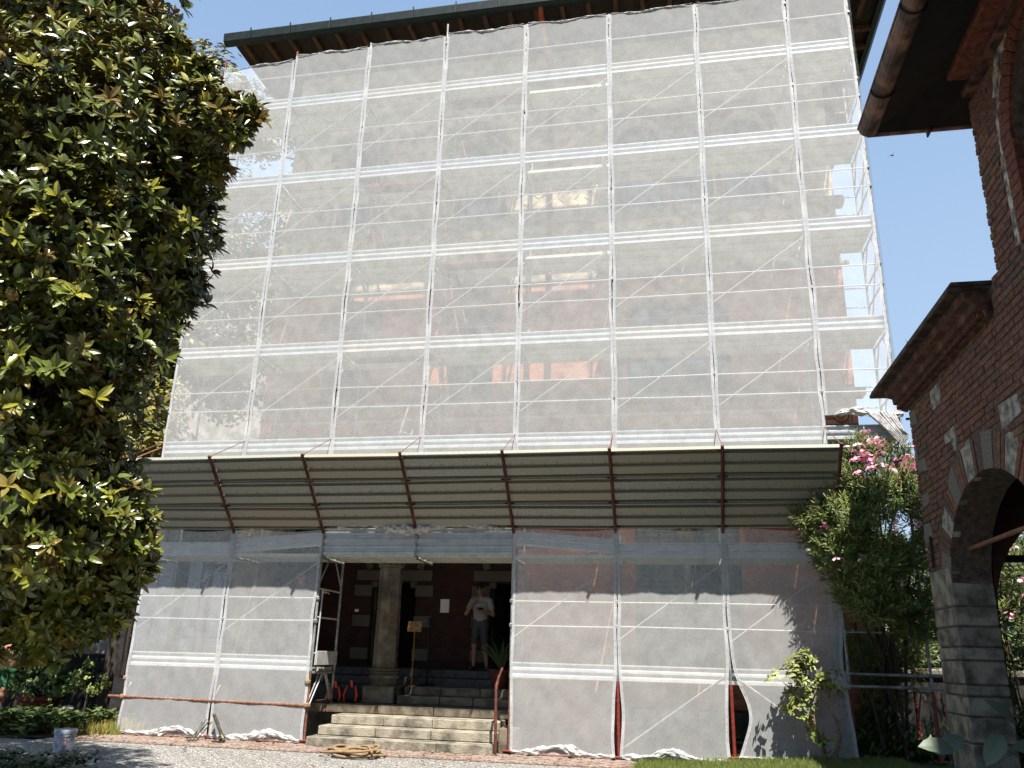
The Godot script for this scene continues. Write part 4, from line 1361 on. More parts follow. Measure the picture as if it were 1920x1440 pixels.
	ring(mu, 0, 0, 0.93, 1.0, 0, PI, 0, 0.08, 18)
	var mum := put("window_frame", mu.mesh(), M.frame_wood, s, Vector3(WX + 0.2, 6.5, 7.75), Basis(Vector3(0, 1, 0), PI / 2))
	mum.position.x = WX + 0.2
	# eaves of the upper block: hipped, so the boards rise inwards from both edges
	var ex := WX - 0.95
	var ez := 5.62
	var ey := 7.45
	for lay in 2:
		var dy := 0.0 if lay == 0 else 0.09
		var gx := ex - 0.03 * lay
		var gz := ez - 0.03 * lay
		b = MB.new()
		for tk in [0.0, 0.04]:
			var A := Vector3(gx, ey + dy + tk, gz)
			var H := A + Vector3(3.5, 1.4, 3.5)
			b.quad(A, H, Vector3(H.x, H.y, 20.0), Vector3(gx, A.y, 20.0), Vector3(-0.4, -1, 0) * (1.0 if tk == 0.0 else -1.0))
			b.quad(A, H, Vector3(18.4, H.y, H.z), Vector3(18.4, A.y, gz), Vector3(0, -1, -0.4) * (1.0 if tk == 0.0 else -1.0))
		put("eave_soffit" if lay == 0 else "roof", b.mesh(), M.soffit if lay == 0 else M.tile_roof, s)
	put("fascia", bx(Vector3(0.03, 0.12, 14.3)), M.soffit, s, Vector3(ex - 0.01, ey + 0.06, 12.8))
	put("fascia", bx(Vector3(5.9, 0.12, 0.03)), M.soffit, s, Vector3(ex + 2.97, ey + 0.06, ez - 0.005))
	put("terracotta_cornice", bx(Vector3(0.30, 0.20, 6.6), 0.02), M.terracotta, s, Vector3(WX - 0.16, 7.72, 9.5))
	put("terracotta_cornice", bx(Vector3(0.14, 0.1, 6.9), 0.02), M.terracotta_dirty, s, Vector3(WX - 0.05, 7.58, 9.45))
	var gut := MB.new()
	var gc := ex - 0.06
	for k in 8:
		var a0 := PI + PI * k / 8
		var a1 := PI + PI * (k + 1) / 8
		gut.quad(Vector3(gc + 0.11 * cos(a0), ey + 0.06 + 0.11 * sin(a0), ez), Vector3(gc + 0.11 * cos(a1), ey + 0.06 + 0.11 * sin(a1), ez), Vector3(gc + 0.11 * cos(a1), ey + 0.06 + 0.11 * sin(a1), 13.2), Vector3(gc + 0.11 * cos(a0), ey + 0.06 + 0.11 * sin(a0), 13.2), Vector3(cos(a0), sin(a0), 0))
		gut.tri(Vector3(gc, ey + 0.06, ez), Vector3(gc + 0.11 * cos(a0), ey + 0.06 + 0.11 * sin(a0), ez), Vector3(gc + 0.11 * cos(a1), ey + 0.06 + 0.11 * sin(a1), ez), Vector3(0, 0, -1))
	gut.tube(Vector3(gc - 0.11, ey + 0.07, ez), Vector3(gc - 0.11, ey + 0.07, 13.2), 0.014, 0.014, 6)
	put("gutter", gut.mesh(), M.gutter_old, s)
	pipe("end_gutter", Vector3(gc, ey + 0.04, ez - 0.05), Vector3(18.4, ey + 0.04, ez - 0.05), 0.055, M.gutter_old, s)
	put("gutter_bracket", bx(Vector3(0.02, 0.14, 0.15), 0.004), M.dark, s, Vector3(WX - 0.35, ey + 0.02, ez - 0.04))
	for z in [6.35, 7.6]:
		var br := MB.new()
		var pp := []
		var rr := []
		for k in 9:
			pp.append(Vector3(gc + 0.122 * cos(PI + PI * k / 8), ey + 0.06 + 0.122 * sin(PI + PI * k / 8), z))
			rr.append(0.011)
		br.path(pp, rr, 5)
		put("gutter_bracket", br.mesh(), M.dark, s)

func brick_col(k: int) -> Color:
	var r := RandomNumberGenerator.new()
	r.seed = k * 77 + 5
	var t := r.randf()
	var base := Color(0.215, 0.098, 0.066) if t < 0.5 else (Color(0.165, 0.092, 0.07) if t < 0.8 else Color(0.27, 0.11, 0.068))
	var f := r.randf_range(0.7, 1.2)
	return Color(base.r * f, base.g * f * r.randf_range(0.9, 1.15), base.b * f)

# ---------------------------------------------------------------- ground
func sheet(b: MB, pts: Array, y: float) -> void:
	var pv := PackedVector2Array(pts)
	var idx := Geometry2D.triangulate_polygon(pv)
	for i in range(0, idx.size(), 3):
		var q := []
		for k in 3:
			q.append(Vector3(pv[idx[i + k]].x, y, pv[idx[i + k]].y))
		b.tri(q[0], q[1], q[2], Vector3.UP)

func lawn_y(x: float, z: float) -> float:
	return 0.015 + 0.15 * smoothstep(9.4, 12.4, x) + 0.025 * wob.get_noise_2d(x * 30, z * 30)

func make_ground() -> void:
	var b := MB.new()
	sheet(b, [Vector2(-400, -400), Vector2(400, -400), Vector2(400, 400), Vector2(-400, 400)], -0.03)
	tag(put("ground", b.mesh(), M.far_ground), "open ground around the courtyard and the buildings", "ground", "", "structure")
	b = MB.new()
	for q in [[-14.0, 9.3, 1.2, 18.0], [-0.7, 9.3, 0.3, 1.2], [9.3, 12.0, 2.2, 18.0]]:
		b.quad(Vector3(q[0], 0, q[2]), Vector3(q[1], 0, q[2]), Vector3(q[1], 0, q[3]), Vector3(q[0], 0, q[3]), Vector3.UP)
	tag(put("gravel_path", b.mesh(), M.gravel), "pale grey gravel courtyard in front of the scaffold", "gravel path", "", "structure")
	b = MB.new()
	sheet(b, [Vector2(-14, -8), Vector2(1.9, -8), Vector2(1.9, 0.25), Vector2(-0.05, 0.28), Vector2(-0.3, 0.55), Vector2(-1.4, 1.25), Vector2(-14, 1.4)], 0.006)
	tag(put("flower_bed", b.mesh(), M.earth), "dark earth bed under the trees left of the facade", "flower bed", "", "structure")
	# brick paving strip at the foot of the scaffold
	var st := Node3D.new()
	st.name = "brick_paving"
	add_child(st)
	tag(st, "strip of pinkish herringbone brick paving along the scaffold's foot", "paving", "", "structure")
	b = MB.new()
	sheet(b, [Vector2(-0.3, -0.4), Vector2(9.3, -0.4), Vector2(9.3, 1.02), Vector2(-0.3, 1.02)], 0.008)
	put("bedding_sand", b.mesh(), M.sand, st)
	var shapes := []
	for k in 8:
		var m := MB.new()
		var f := rnd(0.75, 1.2)
		m.col = Color(0.32 * f, 0.225 * f, 0.18 * f) if k % 3 else Color(0.36 * f, 0.28 * f, 0.235 * f)
		m.box(Vector3.ZERO, Vector3(0.235, 0.03, 0.11), Basis.IDENTITY, 0.006)
		shapes.append(m.mesh())
	var rest := MB.new()
	var spots := []
	var lx := 0.17
	for gx in range(-4, 60):
		for gz in range(-3, 8):
			# herringbone at 45 degrees
			var p := Vector2(gx * lx, 0.05 + gz * lx)
			spots.append([p, PI / 4 if (gx + gz) % 2 == 0 else -PI / 4])
	var big := []
	for q in spots:
		var p: Vector2 = q[0]
		if p.x < -0.25 or p.x > 9.2 or p.y > 0.98 or p.y < -0.3:
			continue
		if p.y < 0.26 and p.x > 3.6 and p.x < 7.1:
			continue
		big.append(q)
	big.sort_custom(func(a, c): return a[0].y > c[0].y)
	for k in big.size():
		var p: Vector2 = big[k][0]
		var bb := Basis(Vector3.UP, big[k][1]) * Basis(Vector3(1, 0, 0), rnd(-0.015, 0.015))
		var at := Vector3(p.x, 0.008 + rnd(0.0, 0.005), p.y)
		if k < 298:
			put("paving_brick", shapes[k % 8], M.brick_piece, st, at, bb)
		else:
			rest.col = Color(0.42, 0.23, 0.17)
			rest.box(at, Vector3(0.235, 0.03, 0.11), bb, 0.005)
	if rest.v.size() > 0:
		put("paving_bricks", rest.mesh(), M.brick_piece, st).set_meta("kind", "stuff")
	# lawn
	b = MB.new()
	var xs := []
	for i in 45:
		xs.append(9.2 + i * 0.25)
	for i in 44:
		for j in 26:
			var z0 := -1.3 + j * 0.3
			var p := Vector3(xs[i], lawn_y(xs[i], z0), z0)
			var q := Vector3(xs[i + 1], lawn_y(xs[i + 1], z0), z0)
			var r := Vector3(xs[i + 1], lawn_y(xs[i + 1], z0 + 0.3), z0 + 0.3)
			var t := Vector3(xs[i], lawn_y(xs[i], z0 + 0.3), z0 + 0.3)
			b.quad(p, q, r, t, Vector3.UP)
	tag(put("lawn", b.mesh(), M.lawn), "sunlit lawn rising gently to the right of the steps", "lawn", "", "structure")
	var bl := blade_mesh()
	var tr := []
	var co := []
	for k in 15000:
		var x := rnd(9.25, 13.3)
		var z := rnd(-0.25, 2.3)
		if x < 9.6 and rnd(0, 1) > (x - 9.2) * 2.5:
			continue
		tr.append(Transform3D(Basis(Vector3.UP, rnd(0, TAU)) * Basis(Vector3(1, 0, 0), rnd(-0.5, 0.5)) * Basis.from_scale(Vector3.ONE * rnd(0.5, 1.15)), Vector3(x, lawn_y(x, z), z)))
		var f := rnd(0.6, 1.3)
		co.append(Color(0.13 * f, 0.16 * f, 0.03 * f))
	tag(scatter("lawn_grass", bl, M.blade, tr, co), "short green grass of the lawn at the nets' foot", "grass", "", "stuff")
	tr = []
	co = []
	for k in 3500:
		var x := rnd(-1.3, 0.1)
		var z := rnd(-0.9, 0.25)
		tr.append(Transform3D(Basis(Vector3.UP, rnd(0, TAU)) * Basis(Vector3(1, 0, 0), rnd(-0.6, 0.6)) * Basis.from_scale(Vector3.ONE * rnd(1.2, 3.0)), Vector3(x, 0.0, z)))
		var f := rnd(0.5, 1.2)
		co.append(Color(0.36 * f, 0.28 * f, 0.06 * f) if rnd(0, 1) < 0.6 else Color(0.13 * f, 0.17 * f, 0.03 * f))
	tag(scatter("dry_grass", bl, M.blade, tr, co), "tuft of yellowing grass left of the lowest net", "grass", "", "stuff")

func blade_mesh() -> ArrayMesh:
	var b := MB.new()
	for k in 3:
		var o := Vector3(rnd(-0.02, 0.02), 0, rnd(-0.02, 0.02))
		var l := Vector3(rnd(-0.03, 0.03), 0.085 * rnd(0.7, 1.1), rnd(-0.03, 0.03))
		var w := Vector3(rnd(-1, 1), 0, rnd(-1, 1)).normalized() * 0.0035
		b.tri(o - w, o + w, o + l, Vector3(w.z, 0.001, -w.x))
	return b.mesh()

# ---------------------------------------------------------------- plants
func leaf_into(top: MB, back: MB, at: Vector3, dir: Vector3, up: Vector3, len_: float, wid: float, droop: float, fold: float, segs := 3) -> void:
	var x := dir.cross(up).normalized()
	var y := x.cross(dir).normalized()
	var last := []
	for k in segs + 1:
		var t := float(k) / segs
		var w := wid * 0.5 * pow(sin(PI * pow(t, 0.85)), 0.65) if k > 0 and k < segs else wid * (0.08 if k == 0 else 0.0)
		var c := at + dir * len_ * t + y * (-droop * len_ * t * t)
		var lift := y * w * fold
		var ring := [c - x * w + lift, c, c + x * w + lift]
		if k > 0:
			for s in 2:
				top.quad(last[s], last[s + 1], ring[s + 1], ring[s], y)
				if back:
					var o := -y * 0.004
					back.quad(last[s] + o, last[s + 1] + o, ring[s + 1] + o, ring[s] + o, -y)
		last = ring

func basis_to(d: Vector3, spin: float) -> Basis:
	var y := d.normalized()
	var x := y.cross(Vector3(0.31, 0.11, 0.94)).normalized()
	return Basis(x, y, x.cross(y)) * Basis(Vector3.UP, spin)

func make_magnolia() -> void:
	var s := thing("magnolia_tree", "huge evergreen magnolia with glossy leaves filling the left of the view", "tree", Vector3.ZERO)
	var lobes := [[4.04, 7.22, 8.92, 1.20], [4.88, 7.00, 8.89, 0.75], [5.34, 6.64, 8.89, 0.45], [5.16, 5.80, 9.29, 1.00], [4.58, 5.65, 9.36, 1.00], [5.60, 5.99, 8.94, 0.60], [5.99, 6.03, 8.98, 0.34], [6.3, 6.0, 8.99, 0.16], [6.52, 6.0, 8.93, 0.10], [6.42, 5.78, 8.95, 0.12], [6.62, 5.92, 8.93, 0.07], [6.15, 5.55, 8.8, 0.12], [6.0, 6.45, 8.95, 0.13], [5.62, 6.85, 8.9, 0.13], [5.85, 5.4, 8.6, 0.14], [5.68, 4.75, 8.2, 0.12], [5.65, 5.80, 8.55, 0.45], [5.14, 4.83, 9.18, 0.90], [5.39, 5.13, 8.70, 0.80], [5.57, 5.34, 8.30, 0.40], [4.85, 4.44, 9.33, 0.90], [5.20, 4.12, 8.93, 0.82], [5.36, 4.54, 8.39, 0.58], [5.42, 4.86, 8.16, 0.33], [4.99, 3.55, 9.00, 0.88], [5.12, 3.64, 8.56, 0.60], [5.06, 4.02, 8.17, 0.42], [5.05, 2.90, 8.76, 0.66], [5.12, 3.04, 8.36, 0.42], [4.94, 2.54, 8.89, 0.66], [5.33, 2.43, 8.65, 0.46], [5.54, 2.63, 8.46, 0.32], [5.50, 2.27, 8.24, 0.30], [5.20, 2.02, 8.11, 0.32], [4.92, 2.15, 8.42, 0.48], [5.59, 2.44, 8.28, 0.22], [4.04, 5.46, 9.40, 1.20], [3.88, 3.73, 8.86, 1.20], [4.18, 2.52, 8.57, 0.75], [3.92, 8.17, 9.04, 1.30], [4.62, 7.83, 9.00, 0.90], [5.42, 2.16, 8.01, 0.22], [3.4, 6.8, 7.6, 1.5], [3.2, 5.0, 7.4, 1.5], [3.4, 3.4, 7.4, 1.2], [2.6, 8.6, 7.6, 1.6], [3.0, 10.0, 8.0, 1.3], [4.55, 1.85, 8.3, 0.45], [5.0, 1.8, 8.25, 0.28], [4.2, 2.1, 8.2, 0.42], [5.35, 1.85, 8.1, 0.2], [0.8, 9.0, 7.0, 1.9], [-0.6, 7.0, 6.0, 1.7], [1.6, 11.0, 8.0, 1.6], [0.2, 11.5, 6.5, 1.8], [4.55, 1.78, 8.1, 0.25], [4.8, 1.66, 8.1, 0.25], [5.15, 1.7, 8.05, 0.2]]
	var tb := MB.new()
	tb.path([Vector3(2.3, -0.1, 7.0), Vector3(2.5, 1.2, 7.1), Vector3(2.8, 2.6, 7.3), Vector3(3.4, 5.0, 7.5), Vector3(3.3, 8.0, 7.7), Vector3(3.2, 10.2, 7.9)], [0.36, 0.26, 0.23, 0.19, 0.12, 0.05], 12)
	put("trunk", tb.mesh(), M.bark, s)
	var lb := MB.new()
	for q in lobes:
		if q[3] < 0.2:
			continue
		var c := Vector3(q[0], q[1], q[2])
		var h: float = clampf(c.y - 1.3, 1.4, 8.5)
		var st := Vector3(3.3, h, 7.4)
		lb.path([st, st.lerp(c, 0.5) + Vector3(0, 0.18, 0), c], [0.075, 0.05, 0.02], 7)
	lb.path([Vector3(5.6, 5.95, 8.95), Vector3(6.2, 5.9, 8.97), Vector3(6.6, 5.92, 8.93)], [0.025, 0.016, 0.008], 6)
	put("limbs", lb.mesh(), M.bark, s)
	# leaf rosettes
	var top1 := MB.new()
	var bk1 := MB.new()
	leaf_into(top1, bk1, Vector3.ZERO, Vector3(0, 0, 1), Vector3(0, 1, 0), 1.0, 0.40, 0.16, 0.28, 4)
	var leaf_ms := []
	for lc in [Color(0.085, 0.105, 0.017), Color(0.11, 0.135, 0.02), Color(0.18, 0.18, 0.022), Color(0.07, 0.09, 0.018), Color(0.17, 0.13, 0.028)]:
		for i in top1.c.size():
			top1.c[i] = lc
		var lm := top1.mesh(bk1)
		lm.surface_set_material(0, M.leaf_top)
		lm.surface_set_material(1, M.magnolia_back)
		leaf_ms.append(lm)
	var kinds := []
	var plans := []
	for v in 4:
		var t := MB.new()
		var k := MB.new()
		var plan := []
		var n := 8 + v % 3
		for i in n:
			var az := TAU * i / n * 1.618 * 2.0 + rnd(-0.3, 0.3)
			var el := lerpf(0.1, 1.1, float(i) / n) + rnd(-0.2, 0.2)
			var d := Vector3(cos(az) * cos(el), sin(el), sin(az) * cos(el))
			var ln := rnd(0.11, 0.165)
			var dr := rnd(0.05, 0.3)
			leaf_into(t, k, d * 0.012, d, Vector3(0, 1, 0).lerp(Vector3(cos(az), 0, sin(az)), -0.3), ln, ln * rnd(0.32, 0.40), dr, 0.25, 4)
			plan.append([d, ln])
		kinds.append([t, k])
		plans.append(plan)
	var places := []
	for q in lobes:
		var c := Vector3(q[0], q[1], q[2])
		var r: float = q[3]
		var n := int(260.0 * r * r + 190.0 * r) + 10
		for i in n:
			var d := Vector3(rng.randfn(), rng.randfn(), rng.randfn()).normalized()
			var rr := r * pow(rnd(0.25, 1.0), 0.5) * rnd(0.82, 1.1)
			var p := c + d * rr
			var clump := wob.get_noise_3d(p.x * 45, p.y * 45, p.z * 45)
			if clump < -0.22 and rr > r * 0.6:
				continue
			places.append([p, (d + Vector3(0.15, 0.65, 0.45)).normalized(), (p - Vector3(10.02, 1.6, 14.4)).length()])
	places.sort_custom(func(a, b): return a[2] < b[2])
	var near := 0
	var sets := [[], [], [], []]
	var cols := [[], [], [], []]
	for i in places.size():
		var p: Vector3 = places[i][0]
		var v := i % 4
		var bs := basis_to(places[i][1], rnd(0, TAU)) * Basis.from_scale(Vector3.ONE * rnd(0.5, 0.92))
		var f := rnd(0.55, 1.3)
		var col := Color(0.084 * f, 0.105 * f, 0.016 * f) if rnd(0, 1) < 0.6 else (Color(0.18 * f, 0.172 * f, 0.02 * f) if rnd(0, 1) < 0.84 else Color(0.165 * f, 0.11 * f, 0.025 * f))
		if near < 300 and p.y < 7.5 and p.x > 4.4 and i % 3 == 0:
			for lf in plans[v]:
				if near >= 300:
					break
				near += 1
				var d: Vector3 = (bs * (lf[0] as Vector3)).normalized()
				var up := bs.y.normalized()
				var x := up.cross(d).normalized()
				put("leaf", leaf_ms[(i / 3) % 5], null, s, p, Basis(x, d.cross(x), d) * Basis.from_scale(Vector3.ONE * lf[1] * 0.85))
		else:
			sets[v].append(Transform3D(bs, p))
			cols[v].append(col)
	for v in 4:
		var t: MB = kinds[v][0]
		scatter("crown", t.mesh(kinds[v][1]), [M.leaf_top, M.magnolia_back], sets[v], cols[v], s)
	# seed cones
	for p in [Vector3(5.45, 6.45, 9.28), Vector3(5.62, 5.95, 9.45), Vector3(5.2, 5.72, 10.2), Vector3(4.95, 5.55, 10.25), Vector3(5.66, 6.2, 9.3), Vector3(5.5, 5.3, 9.4), Vector3(5.0, 4.6, 10.1), Vector3(5.65, 5.0, 8.95), Vector3(5.3, 4.0, 9.7), Vector3(5.6, 4.4, 8.8), Vector3(5.38, 2.75, 9.1), Vector3(5.55, 3.6, 9.0)]:
		var m := MB.new()
		m.lathe(Vector3.ZERO, [[0.0, -0.05], [0.028, -0.035], [0.038, 0.0], [0.03, 0.04], [0.0, 0.06]], 9)
		for k in 20:
			var a := k * 2.4
			var y := -0.035 + 0.0042 * k
			var r := 0.037 * sqrt(maxf(0.05, 1.0 - pow(y / 0.06, 2.0)))
			m.box(Vector3(cos(a) * r, y, sin(a) * r), Vector3(0.012, 0.012, 0.012), Basis(Vector3.UP, -a), 0.004)
		put("seed_cone", m.mesh(), M.seed, s, p, Basis(Vector3(1, 0, 0), rnd(-0.8, 0.8)))

func small_leaf(len_: float, wid: float, n: int, spread: float, fold := 0.15, droop := 0.1) -> ArrayMesh:
	var t := MB.new()
	for i in n:
		var az := i * 2.4 + rnd(-0.3, 0.3)
		var el := rnd(-0.4, 0.9)
		var d := Vector3(cos(az) * cos(el), sin(el), sin(az) * cos(el))
		var o := Vector3(rnd(-1, 1), rnd(-1, 1), rnd(-1, 1)) * spread
		leaf_into(t, null, o, d, Vector3(0, 1, 0.2), len_ * rnd(0.75, 1.2), wid, droop, fold, 2)
	return t.mesh()

func crown(parent: Node, lobes: Array, m: ArrayMesh, dens: float, ca: Color, cb: Color, mt: Material, name_ := "crown") -> void:
	var tr := []
	var co := []
	for q in lobes:
		var c := Vector3(q[0], q[1], q[2])
		var r: float = q[3]
		for i in int(dens * r * r):
			var d := Vector3(rng.randfn(), rng.randfn() * 0.9, rng.randfn()).normalized()
			var p := c + d * r * pow(rnd(0.1, 1.0), 0.4)
			if wob.get_noise_3d(p.x * 40, p.y * 40, p.z * 40) < -0.2:
				continue
			tr.append(Transform3D(basis_to(d + Vector3(0, 0.7, 0.2), rnd(0, TAU)) * Basis.from_scale(Vector3.ONE * rnd(0.7, 1.3)), p))
			var f := rnd(0.65, 1.3)
			var k := ca.lerp(cb, rnd(0, 1))
			co.append(Color(k.r * f, k.g * f, k.b * f))
	scatter(name_, m, mt, tr, co, parent)

func make_far_trees() -> void:
	var m := small_leaf(0.17, 0.10, 11, 0.22)
	var d := [["tall light green tree rising between the magnolia and the scaffold", Vector3(-2.6, 0, -3.2), [[-2.6, 16.2, -3.0, 1.5], [-3.0, 13.6, -3.2, 1.9], [-2.2, 11.2, -3.0, 1.7], [-3.2, 9.3, -2.8, 1.6], [-2.1, 8.6, -2.6, 1.1], [-3.3, 7.0, -2.6, 1.5], [-2.3, 6.3, -2.3, 1.0], [-3.4, 5.0, -2.4, 1.3], [-4.6, 8.5, -3.5, 1.8], [-4.8, 12, -3.8, 1.9], [-5.4, 6.0, -3.0, 1.8], [-1.3, 9.6, -2.4, 0.6], [-1.5, 6.9, -1.8, 0.55], [-1.2, 5.6, -1.6, 0.5], [-3.0, 4.2, 0.2, 1.1], [-4.8, 4.6, 0.4, 1.3], [-2.2, 5.2, -0.6, 0.8], [-4.0, 13.5, -7.0, 1.8], [-3.2, 9.5, -7.0, 1.6], [-1.2, 14.4, -6.5, 1.3], [-0.4, 12.2, -6.0, 1.0], [-2.6, 17.6, -6.0, 1.3], [-0.6, 16.4, -7.0, 1.0], [-1.4, 11.0, -5.5, 1.2]], 16.0, Color(0.13, 0.15, 0.03), Color(0.22, 0.17, 0.03)],  # low front lobes, hidden by the magnolia, are added to shade the bed
		["dark tree behind it at the far left edge", Vector3(-8.0, 0, -4.5), [[-8, 9, -4.5, 2.6], [-7.4, 12, -4.8, 2.5], [-8.6, 6, -4, 2.4], [-6.6, 4.2, -3.8, 1.8], [-8.8, 14, -5, 2.2], [-9.5, 4.0, -3.5, 2.0], [-6.8, 5.0, 0.5, 1.8], [-6.0, 2.8, -5.6, 1.5], [-3.6, 2.6, -5.8, 1.3], [-2.0, 2.4, -6.0, 1.2], [-8.2, 2.6, -5.8, 1.6], [-4.8, 3.8, -6.2, 1.4]], 14.0, Color(0.05, 0.085, 0.02), Color(0.09, 0.12, 0.03)]]  # the lobe nearest the front is added only to shade the bed
	for q in d:
		var s := thing("garden_tree", q[0], "tree")
		var b := MB.new()
		var at: Vector3 = q[1]
		b.path([at, at + Vector3(0.1, 4, 0), at + Vector3(0, 9, 0.1), at + Vector3(0.1, q[3], 0)], [0.24, 0.19, 0.12, 0.03], 9)
		for l in q[2]:
			var c := Vector3(l[0], l[1], l[2])
			b.path([Vector3(at.x, c.y - 1.4, at.z), c], [0.06, 0.02], 6)
		put("trunk", b.mesh(), M.bark, s)
		crown(s, q[2], m, 150.0, q[4], q[5], M.leaf_soft)
	# hedge behind the brick wing and the right-hand side
	var s2 := thing("laurel_hedge", "tall dark hedge behind the oleander beyond the corner", "hedge")
	var st := MB.new()
	for k in 7:
		st.path([Vector3(14.4 + k * 0.9, 0, -4.2), Vector3(14.5 + k * 0.9, 2.2, -4.2), Vector3(14.3 + k * 0.9, 3.8, -4.1)], [0.06, 0.045, 0.02], 6)
	put("stems", st.mesh(), M.bark, s2)
	var hl := []
	for k in 9:
		for j in 3:
			hl.append([14.0 + k * 0.85 + rnd(-0.2, 0.2), 0.7 + j * 1.3 + rnd(-0.2, 0.2), -4.0 + rnd(-0.3, 0.3), 0.95])
	crown(s2, hl, small_leaf(0.13, 0.06, 12, 0.16), 420.0, Color(0.04, 0.07, 0.02), Color(0.07, 0.1, 0.03), M.leaf_soft, "foliage")

func oleander(called: String, label: String, base: Vector3, lobes: Array, blooms: int, lit_dir: Vector3, dens := 1150.0) -> void:
	var s := thing(called, label, "shrub", Vector3.ZERO, 0.0, "pink oleanders")
	var b := MB.new()
	for k in mini(9, lobes.size()):
		var q: Array = lobes[(k * 5) % lobes.size()]
		var c := Vector3(q[0], q[1], q[2])
		var o := base + Vector3(rnd(-0.25, 0.25), 0, rnd(-0.2, 0.2))
		b.path([o, o.lerp(c, 0.45) + Vector3(0, 0.35, -0.1), c], [0.035, 0.025, 0.01], 6)
	put("stems", b.mesh(), M.bark, s)
	var t := MB.new()
	for i in 15:
		var az := i * 2.1 + rnd(-0.3, 0.3)
		var el := rnd(0.2, 1.25)
		var d := Vector3(cos(az) * cos(el), sin(el), sin(az) * cos(el))
		leaf_into(t, null, Vector3(0, 0.014 * i - 0.1, 0), d, Vector3(0, 1, 0), rnd(0.075, 0.125), 0.017, 0.12, 0.2, 2)
	crown(s, lobes, t.mesh(), dens, Color(0.075, 0.115, 0.025), Color(0.16, 0.185, 0.04), M.leaf_soft, "foliage")
	# flower heads
	var fm := []
	for v in 3:
		var f := MB.new()
		for i in 7:
			var o := Vector3(rnd(-1, 1), rnd(-0.5, 0.7), rnd(-1, 1)) * 0.055
			var nrm := (o + Vector3(0, 0.05, 0.03)).normalized()
			var bs := basis_to(nrm, rnd(0, TAU))
			for k in 5:
				var a := TAU * k / 5
				var d := bs * Vector3(cos(a), 0.45, sin(a)).normalized()
				leaf_into(f, null, o, d, nrm, 0.034, 0.03, 0.2, 0.1, 2)
		fm.append(f.mesh())
	for k in blooms:
		var q: Array = lobes[k % lobes.size()]
		if k % 5 < 3 and q[1] < 4.2:
			q = lobes[(k * 7) % 3]
		var d := (lit_dir + Vector3(rng.randfn(), rng.randfn(), rng.randfn()) * 0.55).normalized()
		put("flower_head", fm[k % 3], M.petal if k % 3 else M.petal_pale, s, Vector3(q[0], q[1], q[2]) + d * q[3] * rnd(0.9, 1.2), Basis(Vector3.UP, rnd(0, TAU)) * Basis.from_scale(Vector3.ONE * rnd(0.75, 1.3)))

